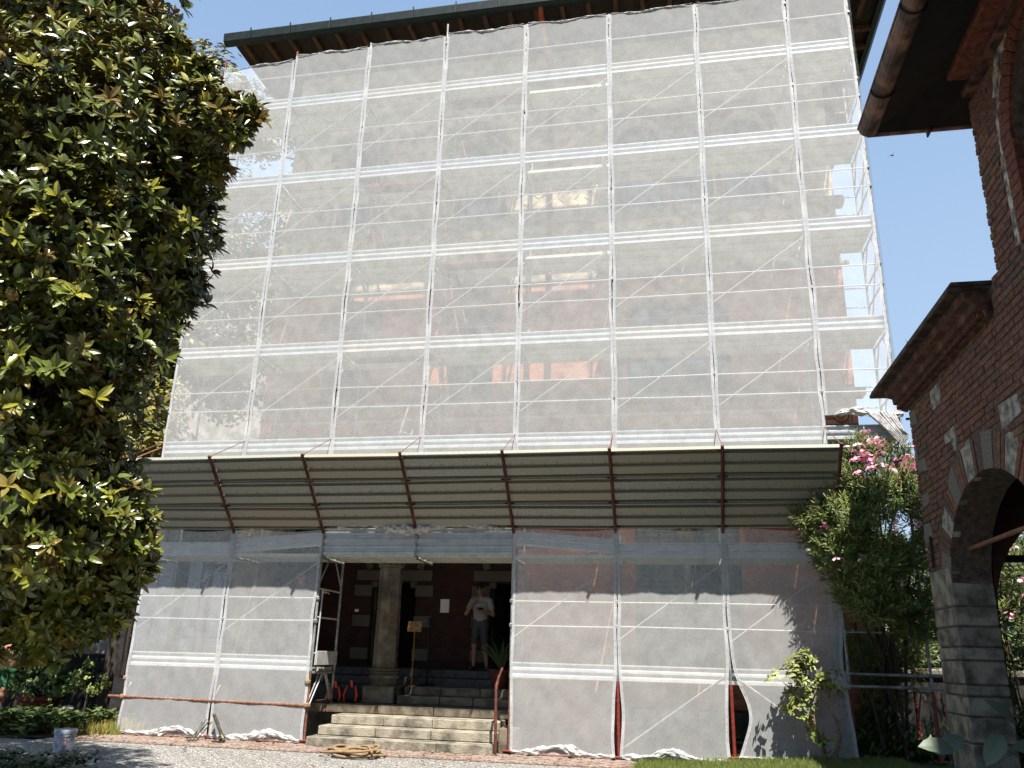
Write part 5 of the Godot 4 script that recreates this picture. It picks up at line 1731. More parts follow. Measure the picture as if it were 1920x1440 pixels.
func make_shrubs() -> void:
	oleander("oleander", "big pink flowering oleander between the scaffold and the brick wing", Vector3(13.3, 0.1, -0.5), [[13.25, 4.55, 0.35, 0.5], [12.95, 4.35, 0.4, 0.5], [13.65, 4.25, 0.45, 0.45], [13.4, 3.95, 0.6, 0.6], [12.75, 3.7, 0.6, 0.55], [12.35, 3.85, 0.55, 0.33], [12.2, 3.55, 0.5, 0.25], [13.1, 3.3, 0.7, 0.6], [13.6, 3.4, 0.6, 0.55], [12.6, 3.1, 0.55, 0.4], [13.0, 2.6, 0.5, 0.5], [13.5, 2.6, 0.4, 0.5], [13.7, 2.2, 0.1, 0.35], [13.3, 4.9, 0.2, 0.22], [13.75, 4.7, 0.1, 0.3], [12.75, 4.7, 0.3, 0.3], [12.5, 4.3, 0.4, 0.3], [13.1, 4.9, 0.3, 0.3], [13.5, 4.6, 0.3, 0.4], [12.1, 3.75, 0.5, 0.25], [12.45, 3.3, 0.6, 0.35], [13.0, 1.7, -0.75, 0.45], [13.6, 1.8, -0.8, 0.5], [13.3, 1.2, -0.85, 0.4], [12.75, 2.7, 0.5, 0.35], [13.3, 2.3, 0.1, 0.4], [13.9, 3.9, 0.3, 0.4]], 90, Vector3(0.1, 0.75, 0.6))
	oleander("oleander", "pink oleander in bright sun seen through the brick archway", Vector3(15.5, 0.1, -0.9), [[15.3, 3.4, -0.8, 0.7], [15.9, 2.9, -0.6, 0.7], [15.1, 2.4, -0.5, 0.7], [16.2, 3.8, -0.9, 0.7], [15.7, 1.8, -0.4, 0.7], [16.6, 2.3, -0.5, 0.7], [15.0, 3.2, -0.7, 0.5]], 26, Vector3(0.0, 0.3, 0.9), 260.0)
	# small tree at the right-hand nets
	var s := thing("young_tree", "small leafy young tree with a sawn pale stem before the last net", "small tree", Vector3.ZERO)
	var b := MB.new()
	b.path([Vector3(12.14, 0.1, 0.35), Vector3(12.08, 0.35, 0.36), Vector3(11.98, 0.6, 0.38), Vector3(11.96, 0.95, 0.4), Vector3(11.92, 1.3, 0.42), Vector3(11.88, 1.62, 0.44)], [0.04, 0.03, 0.022, 0.017, 0.012, 0.006], 8)
	for q in [[Vector3(11.98, 0.62, 0.38), Vector3(11.7, 0.95, 0.45)], [Vector3(11.96, 0.9, 0.4), Vector3(11.55, 1.28, 0.5)], [Vector3(11.96, 1.0, 0.4), Vector3(12.22, 1.4, 0.42)], [Vector3(12.05, 0.4, 0.36), Vector3(12.1, 0.62, 0.5)], [Vector3(11.96, 0.75, 0.4), Vector3(11.8, 0.72, 0.5)]]:
		b.path([q[0], (q[0] + q[1]) * 0.5 + Vector3(0, 0.04, 0), q[1]], [0.012, 0.01, 0.005], 6)
	put("trunk", b.mesh(), M.bark_pale, s)
	b = MB.new()
	b.path([Vector3(12.24, 0.1, 0.34), Vector3(12.26, 0.3, 0.34), Vector3(12.33, 0.5, 0.33), Vector3(12.31, 0.74, 0.33), Vector3(12.25, 0.84, 0.34)], [0.05, 0.036, 0.03, 0.026, 0.02], 8)
	put("sawn_stem", b.mesh(), M.bark_pale, s)
	var lm := small_leaf(0.085, 0.055, 7, 0.05, 0.1, 0.2)
	crown(s, [[11.9, 1.6, 0.44, 0.16], [11.75, 1.52, 0.46, 0.15], [11.85, 1.38, 0.45, 0.17], [12.22, 1.38, 0.42, 0.15], [12.3, 1.25, 0.42, 0.12], [12.12, 1.3, 0.42, 0.1], [11.5, 1.3, 0.5, 0.11], [11.62, 1.12, 0.48, 0.12], [11.75, 0.98, 0.48, 0.12], [11.6, 0.7, 0.48, 0.09], [11.8, 0.72, 0.5, 0.14], [11.95, 1.08, 0.43, 0.12], [12.12, 0.42, 0.5, 0.1], [11.95, 1.24, 0.44, 0.12], [11.42, 1.36, 0.5, 0.09], [11.52, 1.18, 0.5, 0.12], [11.65, 1.42, 0.48, 0.13], [11.55, 0.9, 0.5, 0.09], [11.72, 1.2, 0.48, 0.13], [11.9, 0.6, 0.5, 0.1], [12.1, 1.55, 0.42, 0.1]], lm, 900.0, Color(0.16, 0.20, 0.04), Color(0.22, 0.22, 0.06), M.leaf_soft)
	# sapling on the left
	s = thing("sapling", "thin sapling with bright leaf sprays beside the yellow grass", "sapling", Vector3.ZERO)
	b = MB.new()
	b.path([Vector3(-2.5, 0, -2.3), Vector3(-2.48, 0.6, -2.3), Vector3(-2.5, 1.0, -2.28)], [0.015, 0.012, 0.007], 6)
	b.path([Vector3(-2.5, 0.55, -2.3), Vector3(-2.2, 0.8, -2.2), Vector3(-2.0, 0.95, -2.2)], [0.008, 0.006, 0.003], 5)
	put("trunk", b.mesh(), M.bark, s)
	crown(s, [[-2.6, 0.9, -2.2, 0.2], [-2.3, 0.72, -2.2, 0.18], [-2.05, 0.92, -2.2, 0.14], [-2.0, 0.75, -2.2, 0.14], [-2.75, 0.8, -2.2, 0.16], [-2.5, 1.15, -2.2, 0.15]], small_leaf(0.09, 0.05, 7, 0.06), 420.0, Color(0.12, 0.19, 0.04), Color(0.2, 0.24, 0.06), M.leaf_soft)
	# potted bush
	s = thing("potted_bush", "bushy plant in a wide terracotta pot below the magnolia", "potted plant", Vector3(-3.85, 0, -2.6))
	b = MB.new()
	b.lathe(Vector3.ZERO, [[0.0, 0.02], [0.3, 0.0], [0.42, 0.34], [0.47, 0.35], [0.48, 0.42], [0.43, 0.43], [0.40, 0.38], [0.0, 0.38]], 24)
	put("pot", b.mesh(), M.pot, s)
	crown(s, [[0, 0.75, 0, 0.5], [-0.5, 0.85, 0.1, 0.45], [0.4, 0.95, 0.1, 0.42], [0.0, 1.2, 0, 0.4], [-0.6, 1.25, 0, 0.3], [0.6, 0.7, 0.2, 0.3]], small_leaf(0.13, 0.075, 9, 0.1), 170.0, Color(0.06, 0.11, 0.02), Color(0.10, 0.15, 0.03), M.leaf_soft, "foliage")
	# ground cover, one mass
	var tr := []
	var co := []
	var gm := small_leaf(0.16, 0.10, 8, 0.09, 0.1, 0.25)
	for k in 520:
		var x := rnd(-6.5, -0.5)
		var z := rnd(-0.6, 1.15) - 0.35 * maxf(0.0, x + 2.0)
		tr.append(Transform3D(Basis(Vector3.UP, rnd(0, TAU)) * Basis.from_scale(Vector3.ONE * rnd(0.7, 1.3)), Vector3(x, rnd(0.05, 0.32), z)))
		var f := rnd(0.6, 1.3)
		co.append(Color(0.09 * f, 0.13 * f, 0.035 * f))
	tag(scatter("ground_cover", gm, M.leaf_soft, tr, co), "broad-leaved ground cover along the bed's edge by the bucket", "ground cover", "", "stuff")
	tr = []
	co = []
	for k in 420:
		var x := rnd(-2.5, 2.35)
		var z := 4.0 + rnd(-0.35, 0.7)
		tr.append(Transform3D(Basis(Vector3.UP, rnd(0, TAU)) * Basis.from_scale(Vector3.ONE * rnd(0.35, 0.75)), Vector3(x, rnd(0.02, 0.16), z)))
		var f := rnd(0.6, 1.3)
		co.append(Color(0.05 * f, 0.075 * f, 0.02 * f))
	tag(scatter("dark_ivy", gm, M.leaf_soft, tr, co), "low dark ivy at the very front of the gravel", "ivy", "", "stuff")
	tr = []
	co = []
	var dm := MB.new()
	leaf_into(dm, null, Vector3.ZERO, Vector3(0, 0.05, 1).normalized(), Vector3.UP, 0.10, 0.045, -0.25, 0.3, 3)
	for k in 260:
		var x := rnd(-1.0, 9.2)
		var z := 0.3 + 2.6 * pow(rnd(0, 1), 1.3)
		if rnd(0, 1) < (x + 1.0) / 14.0:
			continue
		tr.append(Transform3D(Basis(Vector3.UP, rnd(0, TAU)) * Basis(Vector3(1, 0, 0), rnd(-0.15, 0.15)) * Basis.from_scale(Vector3.ONE * rnd(0.4, 1.1)), Vector3(x, 0.03, z)))
		var f := rnd(0.5, 1.3)
		co.append(Color(0.20 * f, 0.13 * f, 0.06 * f))
	tag(scatter("fallen_leaves", dm.mesh(), M.leaf_soft, tr, co), "dry brown leaves strewn over the gravel and paving", "fallen leaves", "", "stuff")
	tr = []
	co = []
	var um := small_leaf(0.14, 0.04, 9, 0.1, 0.1, 0.15)
	for k in 900:
		var x := rnd(12.7, 15.5)
		tr.append(Transform3D(Basis(Vector3.UP, rnd(0, TAU)) * Basis.from_scale(Vector3.ONE * rnd(0.7, 1.4)), Vector3(x, rnd(0.15, 0.95) * (0.6 + 0.4 * sin(x * 3.0)), rnd(-1.6, -0.2))))
		var f := rnd(0.6, 1.3)
		co.append(Color(0.06 * f, 0.10 * f, 0.025 * f))
	tag(scatter("undergrowth", um, M.leaf_soft, tr, co), "green undergrowth beneath the oleander behind the red tubes", "undergrowth", "", "stuff")
	# leafy plant close to the viewer at the lower right
	s = thing("broad_leaf_plant", "shaded plant with a few broad leaves at the lower right corner", "plant", Vector3(11.8, 0.15, 10.0))
	b = MB.new()
	b.path([Vector3(0, 0, 0), Vector3(-0.1, 0.6, 0.05), Vector3(-0.2, 1.15, 0.1)], [0.016, 0.012, 0.006], 6)
	b.path([Vector3(0, 0, 0), Vector3(0.1, 0.6, 0.05), Vector3(0.12, 1.2, 0.1)], [0.016, 0.012, 0.006], 6)
	put("stems", b.mesh(), M.bark, s)
	var k2 := 0
	for q in [[-0.62, 1.10, 0.2, -1.0, 0.25], [-0.40, 1.16, 0.15, -0.5, -0.5], [-0.22, 1.10, 0.1, -0.7, 0.2], [-0.10, 1.26, 0.12, 0.6, 0.5], [0.0, 1.17, 0.1, 0.8, 0.3], [-0.3, 1.02, 0.25, -0.8, -0.2], [0.1, 1.06, 0.2, 0.9, -0.1], [-0.12, 1.0, 0.25, 0.3, 0.5], [-0.5, 1.0, 0.2, -0.9, -0.4], [0.05, 0.92, 0.3, 0.2, 0.4], [-0.3, 1.2, 0.05, -0.5, 0.6], [-0.55, 1.14, 0.1, -0.8, -0.3], [-0.15, 1.16, 0.18, 0.5, -0.2]]:
		var lf := MB.new()
		lf.col = Color(0.06, 0.085, 0.05) * rnd(0.8, 1.3)
		leaf_into(lf, null, Vector3.ZERO, Vector3(q[3], q[4], 0.45).normalized(), Vector3(0.1, 0.7, 0.7), rnd(0.13, 0.19), 0.085, 0.3, 0.12, 5)
		put("leaf", lf.mesh(), M.leaf_soft, s, Vector3(q[0], q[1], q[2]))
		k2 += 1
	# a weed rooted on the wing's cornice
	s = thing("cornice_weed", "tiny weed growing on the brick wing's cornice", "weed", Vector3(WX - 0.25, 5.57, 3.4))
	var wd := MB.new()
	for i in 9:
		wd.col = Color(0.12, 0.17, 0.04)
		leaf_into(wd, null, Vector3(rnd(-0.03, 0.03), 0, rnd(-0.05, 0.05)), Vector3(rnd(-0.4, 0.4), 1, rnd(-0.4, 0.4)).normalized(), Vector3(0, 0.1, 1), rnd(0.08, 0.16), 0.015, 0.1, 0.1, 2)
	put("blades", wd.mesh(), M.leaf_soft, s)

# ---------------------------------------------------------------- figures: a smooth field round the bones, meshed by surface nets
func flesh(mb: MB, bones: Array, cell: float, k: float) -> void:
	var lo := Vector3.INF
	var hi := -Vector3.INF
	for b in bones:
		var r: float = maxf(b[2], b[3]) + cell * 3
		for e in 2:
			var p: Vector3 = b[e]
			lo = lo.min(p - Vector3.ONE * r)
			hi = hi.max(p + Vector3.ONE * r)
	var nx := int((hi.x - lo.x) / cell) + 2
	var ny := int((hi.y - lo.y) / cell) + 2
	var nz := int((hi.z - lo.z) / cell) + 2
	var f := PackedFloat32Array()
	f.resize(nx * ny * nz)
	f.fill(1.0)
	var near := PackedFloat32Array()
	near.resize(nx * ny * nz)
	near.fill(9.0)
	var own := PackedByteArray()
	own.resize(nx * ny * nz)
	for bi in bones.size():
		var b: Array = bones[bi]
		var a: Vector3 = b[0]
		var ba: Vector3 = b[1] - a
		var l2 := maxf(ba.length_squared(), 1e-9)
		var ra: float = b[2]
		var rb: float = b[3]
		var r := maxf(ra, rb) + k + cell * 1.5
		var l := (a.min(b[1]) - Vector3.ONE * r - lo) / cell
		var h := (a.max(b[1]) + Vector3.ONE * r - lo) / cell
		for z in range(maxi(0, int(l.z)), mini(nz - 1, int(h.z) + 1) + 1):
			for y in range(maxi(0, int(l.y)), mini(ny - 1, int(h.y) + 1) + 1):
				for x in range(maxi(0, int(l.x)), mini(nx - 1, int(h.x) + 1) + 1):
					var p := lo + Vector3(x, y, z) * cell - a
					var t := clampf(p.dot(ba) / l2, 0.0, 1.0)
					var d := (p - ba * t).length() - lerpf(ra, rb, t)
					if d > k + cell * 2:
						continue
					var i := (z * ny + y) * nx + x
					var g := f[i]
					var m := maxf(k - absf(g - d), 0.0) / k
					f[i] = minf(g, d) - m * m * k * 0.25
					if d < near[i]:
						near[i] = d
						own[i] = bi
	var at := {}
	var offs := [0, 1, nx, nx + 1, nx * ny, nx * ny + 1, nx * ny + nx, nx * ny + nx + 1]
	var cor := [Vector3(0, 0, 0), Vector3(1, 0, 0), Vector3(0, 1, 0), Vector3(1, 1, 0), Vector3(0, 0, 1), Vector3(1, 0, 1), Vector3(0, 1, 1), Vector3(1, 1, 1)]
	var edges := [[0, 1], [2, 3], [4, 5], [6, 7], [0, 2], [1, 3], [4, 6], [5, 7], [0, 4], [1, 5], [2, 6], [3, 7]]
	for z in nz - 1:
		for y in ny - 1:
			for x in nx - 1:
				var i := (z * ny + y) * nx + x
				var v0 := f[i]
				if v0 > 2.0 * cell or v0 < -2.0 * cell:
					continue
				var neg := 0
				for c in 8:
					if f[i + offs[c]] < 0.0:
						neg += 1
				if neg == 0 or neg == 8:
					continue
				var sum := Vector3.ZERO
				var n := 0
				for e in edges:
					var va := f[i + offs[e[0]]]
					var vb := f[i + offs[e[1]]]
					if (va < 0.0) != (vb < 0.0):
						sum += (cor[e[0]] as Vector3).lerp(cor[e[1]], va / (va - vb))
						n += 1
				var g := Vector3(f[i + 1] - f[i], f[i + nx] - f[i], f[i + nx * ny] - f[i])
				g += Vector3(f[i + offs[7]] - f[i + offs[6]], f[i + offs[7]] - f[i + offs[5]], f[i + offs[7]] - f[i + offs[3]])
				at[i] = [lo + (Vector3(x, y, z) + sum / n) * cell, g.normalized(), bones[own[i]][4]]
	var step := [1, nx, nx * ny]
	for i in at:
		for ax in 3:
			# edge from this cell's corner 0 along ax
			var s: int = step[ax]
			if (f[i] < 0.0) == (f[i + s] < 0.0):
				continue
			var u: int = step[(ax + 1) % 3]
			var w: int = step[(ax + 2) % 3]
			if not (at.has(i - u) and at.has(i - w) and at.has(i - u - w)):
				continue
			var q := [at[i], at[i - u], at[i - u - w], at[i - w]]
			for t in [[0, 1, 2], [0, 2, 3]]:
				var A: Array = q[t[0]]
				var B: Array = q[t[1]]
				var C: Array = q[t[2]]
				var nn := (C[0] - A[0] as Vector3).cross(B[0] - A[0])
				var seq := [A, B, C] if nn.dot(A[1] + B[1] + C[1]) > 0 else [A, C, B]
				for v in seq:
					mb.col = v[2]
					mb.vert(v[0], v[1])

func hand_bones(wrist: Vector3, dir: Vector3, palm: Vector3, side: float, curl: float, skin: Color) -> Array:
	# dir: towards the finger tips, palm: where the palm faces
	var x := dir.cross(palm).normalized() * side
	var o := []
	o.append([wrist, wrist + dir * 0.075, 0.022, 0.024, skin])
	o.append([wrist + x * 0.018 + dir * 0.03, wrist + x * 0.024 + dir * 0.075, 0.014, 0.014, skin])
	o.append([wrist - x * 0.018 + dir * 0.03, wrist - x * 0.026 + dir * 0.075, 0.014, 0.014, skin])
	var lens := [0.068, 0.078, 0.072, 0.056]
	for k in 4:
		var b := wrist + dir * 0.082 + x * (0.03 - 0.02 * k)
		var p := b
		var d := dir
		for j in 3:
			d = (d + palm * curl * 0.55).normalized()
			var e: Vector3 = p + d * lens[k] * [0.45, 0.32, 0.23][j]
			o.append([p, e, 0.0095 - 0.0008 * j, 0.0088 - 0.0008 * j, skin])
			p = e
	var t0 := wrist + dir * 0.025 + x * 0.026
	var t1 := t0 + (dir * 0.6 + x * 0.65 + palm * 0.3).normalized() * 0.04
	o.append([t0, t1, 0.013, 0.011, skin])
	o.append([t1, t1 + (dir * 0.9 + x * 0.15 + palm * 0.5).normalized() * 0.032, 0.011, 0.009, skin])
	return o

func head_bones(c: Vector3, fw: Vector3, skin: Color) -> Array:
	var x := Vector3.UP.cross(fw).normalized()
	var y := fw.cross(x).normalized()
	return [[c + y * 0.035 - fw * 0.02, c + y * 0.03 + fw * 0.02, 0.078, 0.074, skin], [c - y * 0.03 + fw * 0.035, c - y * 0.075 + fw * 0.052, 0.055, 0.036, skin],
		[c + fw * 0.088 + y * 0.01, c + fw * 0.112 - y * 0.024, 0.009, 0.015, skin], [c + fw * 0.088 - y * 0.052 - x * 0.018, c + fw * 0.088 - y * 0.052 + x * 0.018, 0.009, 0.009, Color(skin.r * 0.75, skin.g * 0.5, skin.b * 0.5)],
		[c - x * 0.078 + y * 0.01, c - x * 0.08 - y * 0.025, 0.014, 0.01, skin], [c + x * 0.078 + y * 0.01, c + x * 0.08 - y * 0.025, 0.014, 0.01, skin],
		[c + fw * 0.083 + y * 0.014 - x * 0.031, c + fw * 0.084 + y * 0.014 - x * 0.029, 0.011, 0.011, Color(0.03, 0.025, 0.02)], [c + fw * 0.083 + y * 0.014 + x * 0.031, c + fw * 0.084 + y * 0.014 + x * 0.029, 0.011, 0.011, Color(0.03, 0.025, 0.02)],
		[c + fw * 0.085 + y * 0.034 - x * 0.045, c + fw * 0.09 + y * 0.036 - x * 0.016, 0.007, 0.007, Color(0.03, 0.025, 0.02)], [c + fw * 0.085 + y * 0.034 + x * 0.045, c + fw * 0.09 + y * 0.036 + x * 0.016, 0.007, 0.007, Color(0.03, 0.025, 0.02)]]

func hair_mesh(c: Vector3, fw: Vector3, cap: bool) -> ArrayMesh:
	var x := Vector3.UP.cross(fw).normalized()
	var y := fw.cross(x).normalized()
	var hb := MB.new()
	var bones := [[c + y * 0.06 - fw * 0.03, c + y * 0.062 + fw * 0.02, 0.078, 0.074, Color(1, 1, 1)], [c + y * 0.02 - fw * 0.05, c - y * 0.03 - fw * 0.055, 0.066, 0.05, Color(1, 1, 1)]]
	if cap:
		bones.append([c + y * 0.055 + fw * 0.09 - x * 0.03, c + y * 0.055 + fw * 0.09 + x * 0.03, 0.03, 0.03, Color(1, 1, 1)])
		bones.append([c + y * 0.052 + fw * 0.13 - x * 0.025, c + y * 0.052 + fw * 0.13 + x * 0.025, 0.014, 0.014, Color(1, 1, 1)])
	flesh(hb, bones, 0.008, 0.03)
	return hb.mesh()

func person(label: String, at: Vector3, turn: float, J: Dictionary, C: Dictionary, cap: bool) -> Node3D:
	var s := thing("person", label, "person", at, turn)
	var mb := MB.new()
	var sk: Color = C.skin
	var hp: Vector3 = Vector3(0, 0.93, 0) + J.get("hip", Vector3.ZERO)
	var ch: Vector3 = J.chest
	var bo := []
	var sx := 0.19
	bo.append([hp + Vector3(-0.07, 0.0, 0), hp + Vector3(0.07, 0.0, 0), 0.115, 0.115, C.shorts])
	bo.append([hp + Vector3(0, 0.1, 0.005), ch + Vector3(0, -0.12, 0.01), 0.125, 0.135, C.shirt])
	bo.append([hp + Vector3(-0.05, 0.12, 0.005), ch + Vector3(-0.08, -0.08, 0), 0.105, 0.105, C.shirt])
	bo.append([hp + Vector3(0.05, 0.12, 0.005), ch + Vector3(0.08, -0.08, 0), 0.105, 0.105, C.shirt])
	bo.append([ch + Vector3(-0.14, 0.03, -0.01), ch + Vector3(0.14, 0.03, -0.01), 0.07, 0.07, C.shirt])
	bo.append([ch + Vector3(0, 0.06, -0.01), J.head - Vector3(0, 0.09, 0.01), 0.058, 0.052, sk])
	for sd in 2:
		var g := -1.0 if sd == 0 else 1.0
		var kn: Vector3 = J.knee[sd]
		var an: Vector3 = J.ankle[sd]
		var h: Vector3 = hp + Vector3(0.085 * g, -0.03, 0)
		var mid: Vector3 = h.lerp(kn, 0.82)
		bo.append([h, mid, 0.098, 0.086, C.shorts])
		bo.append([mid, kn, 0.06, 0.056, C.legs])
		bo.append([kn, kn.lerp(an, 0.35) + Vector3(0, 0, -0.012), 0.054, 0.056, C.legs])
		bo.append([kn.lerp(an, 0.35) + Vector3(0, 0, -0.012), an, 0.055, 0.036, C.legs])
		var fd: Vector3 = J.foot[sd]
		bo.append([an - Vector3(0, 0.045, 0.02), an + fd * 0.15 - Vector3(0, 0.055, 0), 0.042, 0.036, C.shoes])
		var sh := ch + Vector3(sx * g, 0.02, -0.01)
		var el: Vector3 = J.elbow[sd]
		var wr: Vector3 = J.wrist[sd]
		bo.append([sh, sh.lerp(el, 0.55), 0.062, 0.06, C.shirt])
		bo.append([sh.lerp(el, 0.55), el, 0.045, 0.04, C.sleeve])
		bo.append([el, wr, 0.041, 0.027, C.sleeve])
	flesh(mb, bo, 0.017, 0.035)
	for sd in 2:
		var wr: Vector3 = J.wrist[sd]
		flesh(mb, hand_bones(wr, (J.hand[sd][0] as Vector3).normalized(), (J.hand[sd][1] as Vector3).normalized(), J.hand[sd][2], J.hand[sd][3], sk), 0.0045, 0.008)
	flesh(mb, head_bones(J.head, (J.look as Vector3).normalized(), sk), 0.007, 0.018)
	put("body", mb.mesh(), M.skin_cloth, s)
	put("cap" if cap else "hair", hair_mesh(J.head, (J.look as Vector3).normalized(), cap), M.hair, s)
	return s

func make_people() -> void:
	var sk := Color(0.26, 0.135, 0.085)
	var s := person("person in white T-shirt and dark shorts looking at a phone by the doorway", Vector3(5.9, 1.235, -3.2), 0.02, {
		"chest": Vector3(0, 1.38, 0), "head": Vector3(-0.01, 1.62, 0.05), "look": Vector3(-0.1, -0.35, 1),
		"knee": [Vector3(-0.11, 0.5, 0.03), Vector3(0.12, 0.5, 0.05)], "ankle": [Vector3(-0.12, 0.09, -0.02), Vector3(0.17, 0.09, 0.03)], "foot": [Vector3(-0.2, 0, 1), Vector3(0.4, 0, 1)],
		"elbow": [Vector3(-0.3, 1.13, 0.06), Vector3(0.27, 1.12, 0.02)], "wrist": [Vector3(-0.13, 1.35, 0.19), Vector3(0.08, 1.17, 0.21)],
		"hand": [[Vector3(0.35, 0.85, -0.2), Vector3(0.6, 0.1, -0.7), 1.0, 0.6], [Vector3(-0.9, 0.15, 0.35), Vector3(0.0, 0.9, -0.3), 1.0, 0.7]]},
		{"skin": sk, "shirt": Color(0.21, 0.20, 0.19), "shorts": Color(0.035, 0.033, 0.032), "legs": sk, "sleeve": sk, "shoes": Color(0.05, 0.045, 0.045)}, false)
	var ph := thing("mobile_phone", "dark mobile phone held by the person in the white T-shirt", "phone", Vector3(5.93, 1.235 + 1.225, -2.98), 0.12)
	put("phone_body", bx(Vector3(0.14, 0.012, 0.075), 0.004), M.dark, ph, Vector3.ZERO, Basis(Vector3(1, 0, 0), 0.7))
	var nv := Color(0.03, 0.036, 0.06)
	var sk2 := Color(0.33, 0.16, 0.10)
	person("worker in dark clothes and cap behind the net, gripping the scaffold brace and rail", Vector3(3.05, 1.27, -0.58), 0.0, {
		"chest": Vector3(0, 1.36, 0.06), "head": Vector3(-0.02, 1.58, 0.12), "look": Vector3(-0.15, -0.25, 1),
		"knee": [Vector3(-0.12, 0.5, 0.04), Vector3(0.12, 0.5, 0.03)], "ankle": [Vector3(-0.13, 0.09, -0.03), Vector3(0.14, 0.09, -0.03)], "foot": [Vector3(-0.2, 0, 1), Vector3(0.2, 0, 1)],
		"elbow": [Vector3(-0.25, 1.18, 0.24), Vector3(0.36, 1.17, 0.12)], "wrist": [Vector3(-0.1, 1.27, 0.45), Vector3(0.45, 1.31, 0.2)],
		"hand": [[Vector3(0.45, 0.55, 0.7), Vector3(0.3, -0.6, 0.2), 1.0, 0.9], [Vector3(0.9, 0.1, -0.25), Vector3(0, -1, 0), 1.0, 0.8]]},
		{"skin": sk2, "shirt": nv, "shorts": nv, "legs": nv, "sleeve": nv, "shoes": Color(0.05, 0.04, 0.03)}, true)
	var br := Color(0.30, 0.13, 0.09)
	person("person in brown top and green shorts walking behind the plants at the left edge", Vector3(-5.32, 0.0, -3.2), 0.95, {
		"chest": Vector3(0, 1.38, 0.03), "head": Vector3(0, 1.61, 0.08), "look": Vector3(0.1, -0.12, 1),
		"knee": [Vector3(-0.1, 0.5, 0.2), Vector3(0.1, 0.5, -0.05)], "ankle": [Vector3(-0.1, 0.09, 0.22), Vector3(0.1, 0.14, -0.36)], "foot": [Vector3(0, 0, 1), Vector3(0, -0.3, 1)],
		"elbow": [Vector3(-0.27, 1.12, -0.08), Vector3(0.27, 1.12, 0.08)], "wrist": [Vector3(-0.26, 0.9, 0.05), Vector3(0.22, 0.98, 0.26)],
		"hand": [[Vector3(0, -0.8, 0.5), Vector3(1, 0, 0), 1.0, 0.4], [Vector3(-0.2, -0.2, 0.9), Vector3(-1, 0, 0), 1.0, 0.4]]},
		{"skin": sk2, "shirt": br, "shorts": Color(0.02, 0.12, 0.05), "legs": sk2, "sleeve": sk2, "shoes": Color(0.25, 0.25, 0.25)}, false)

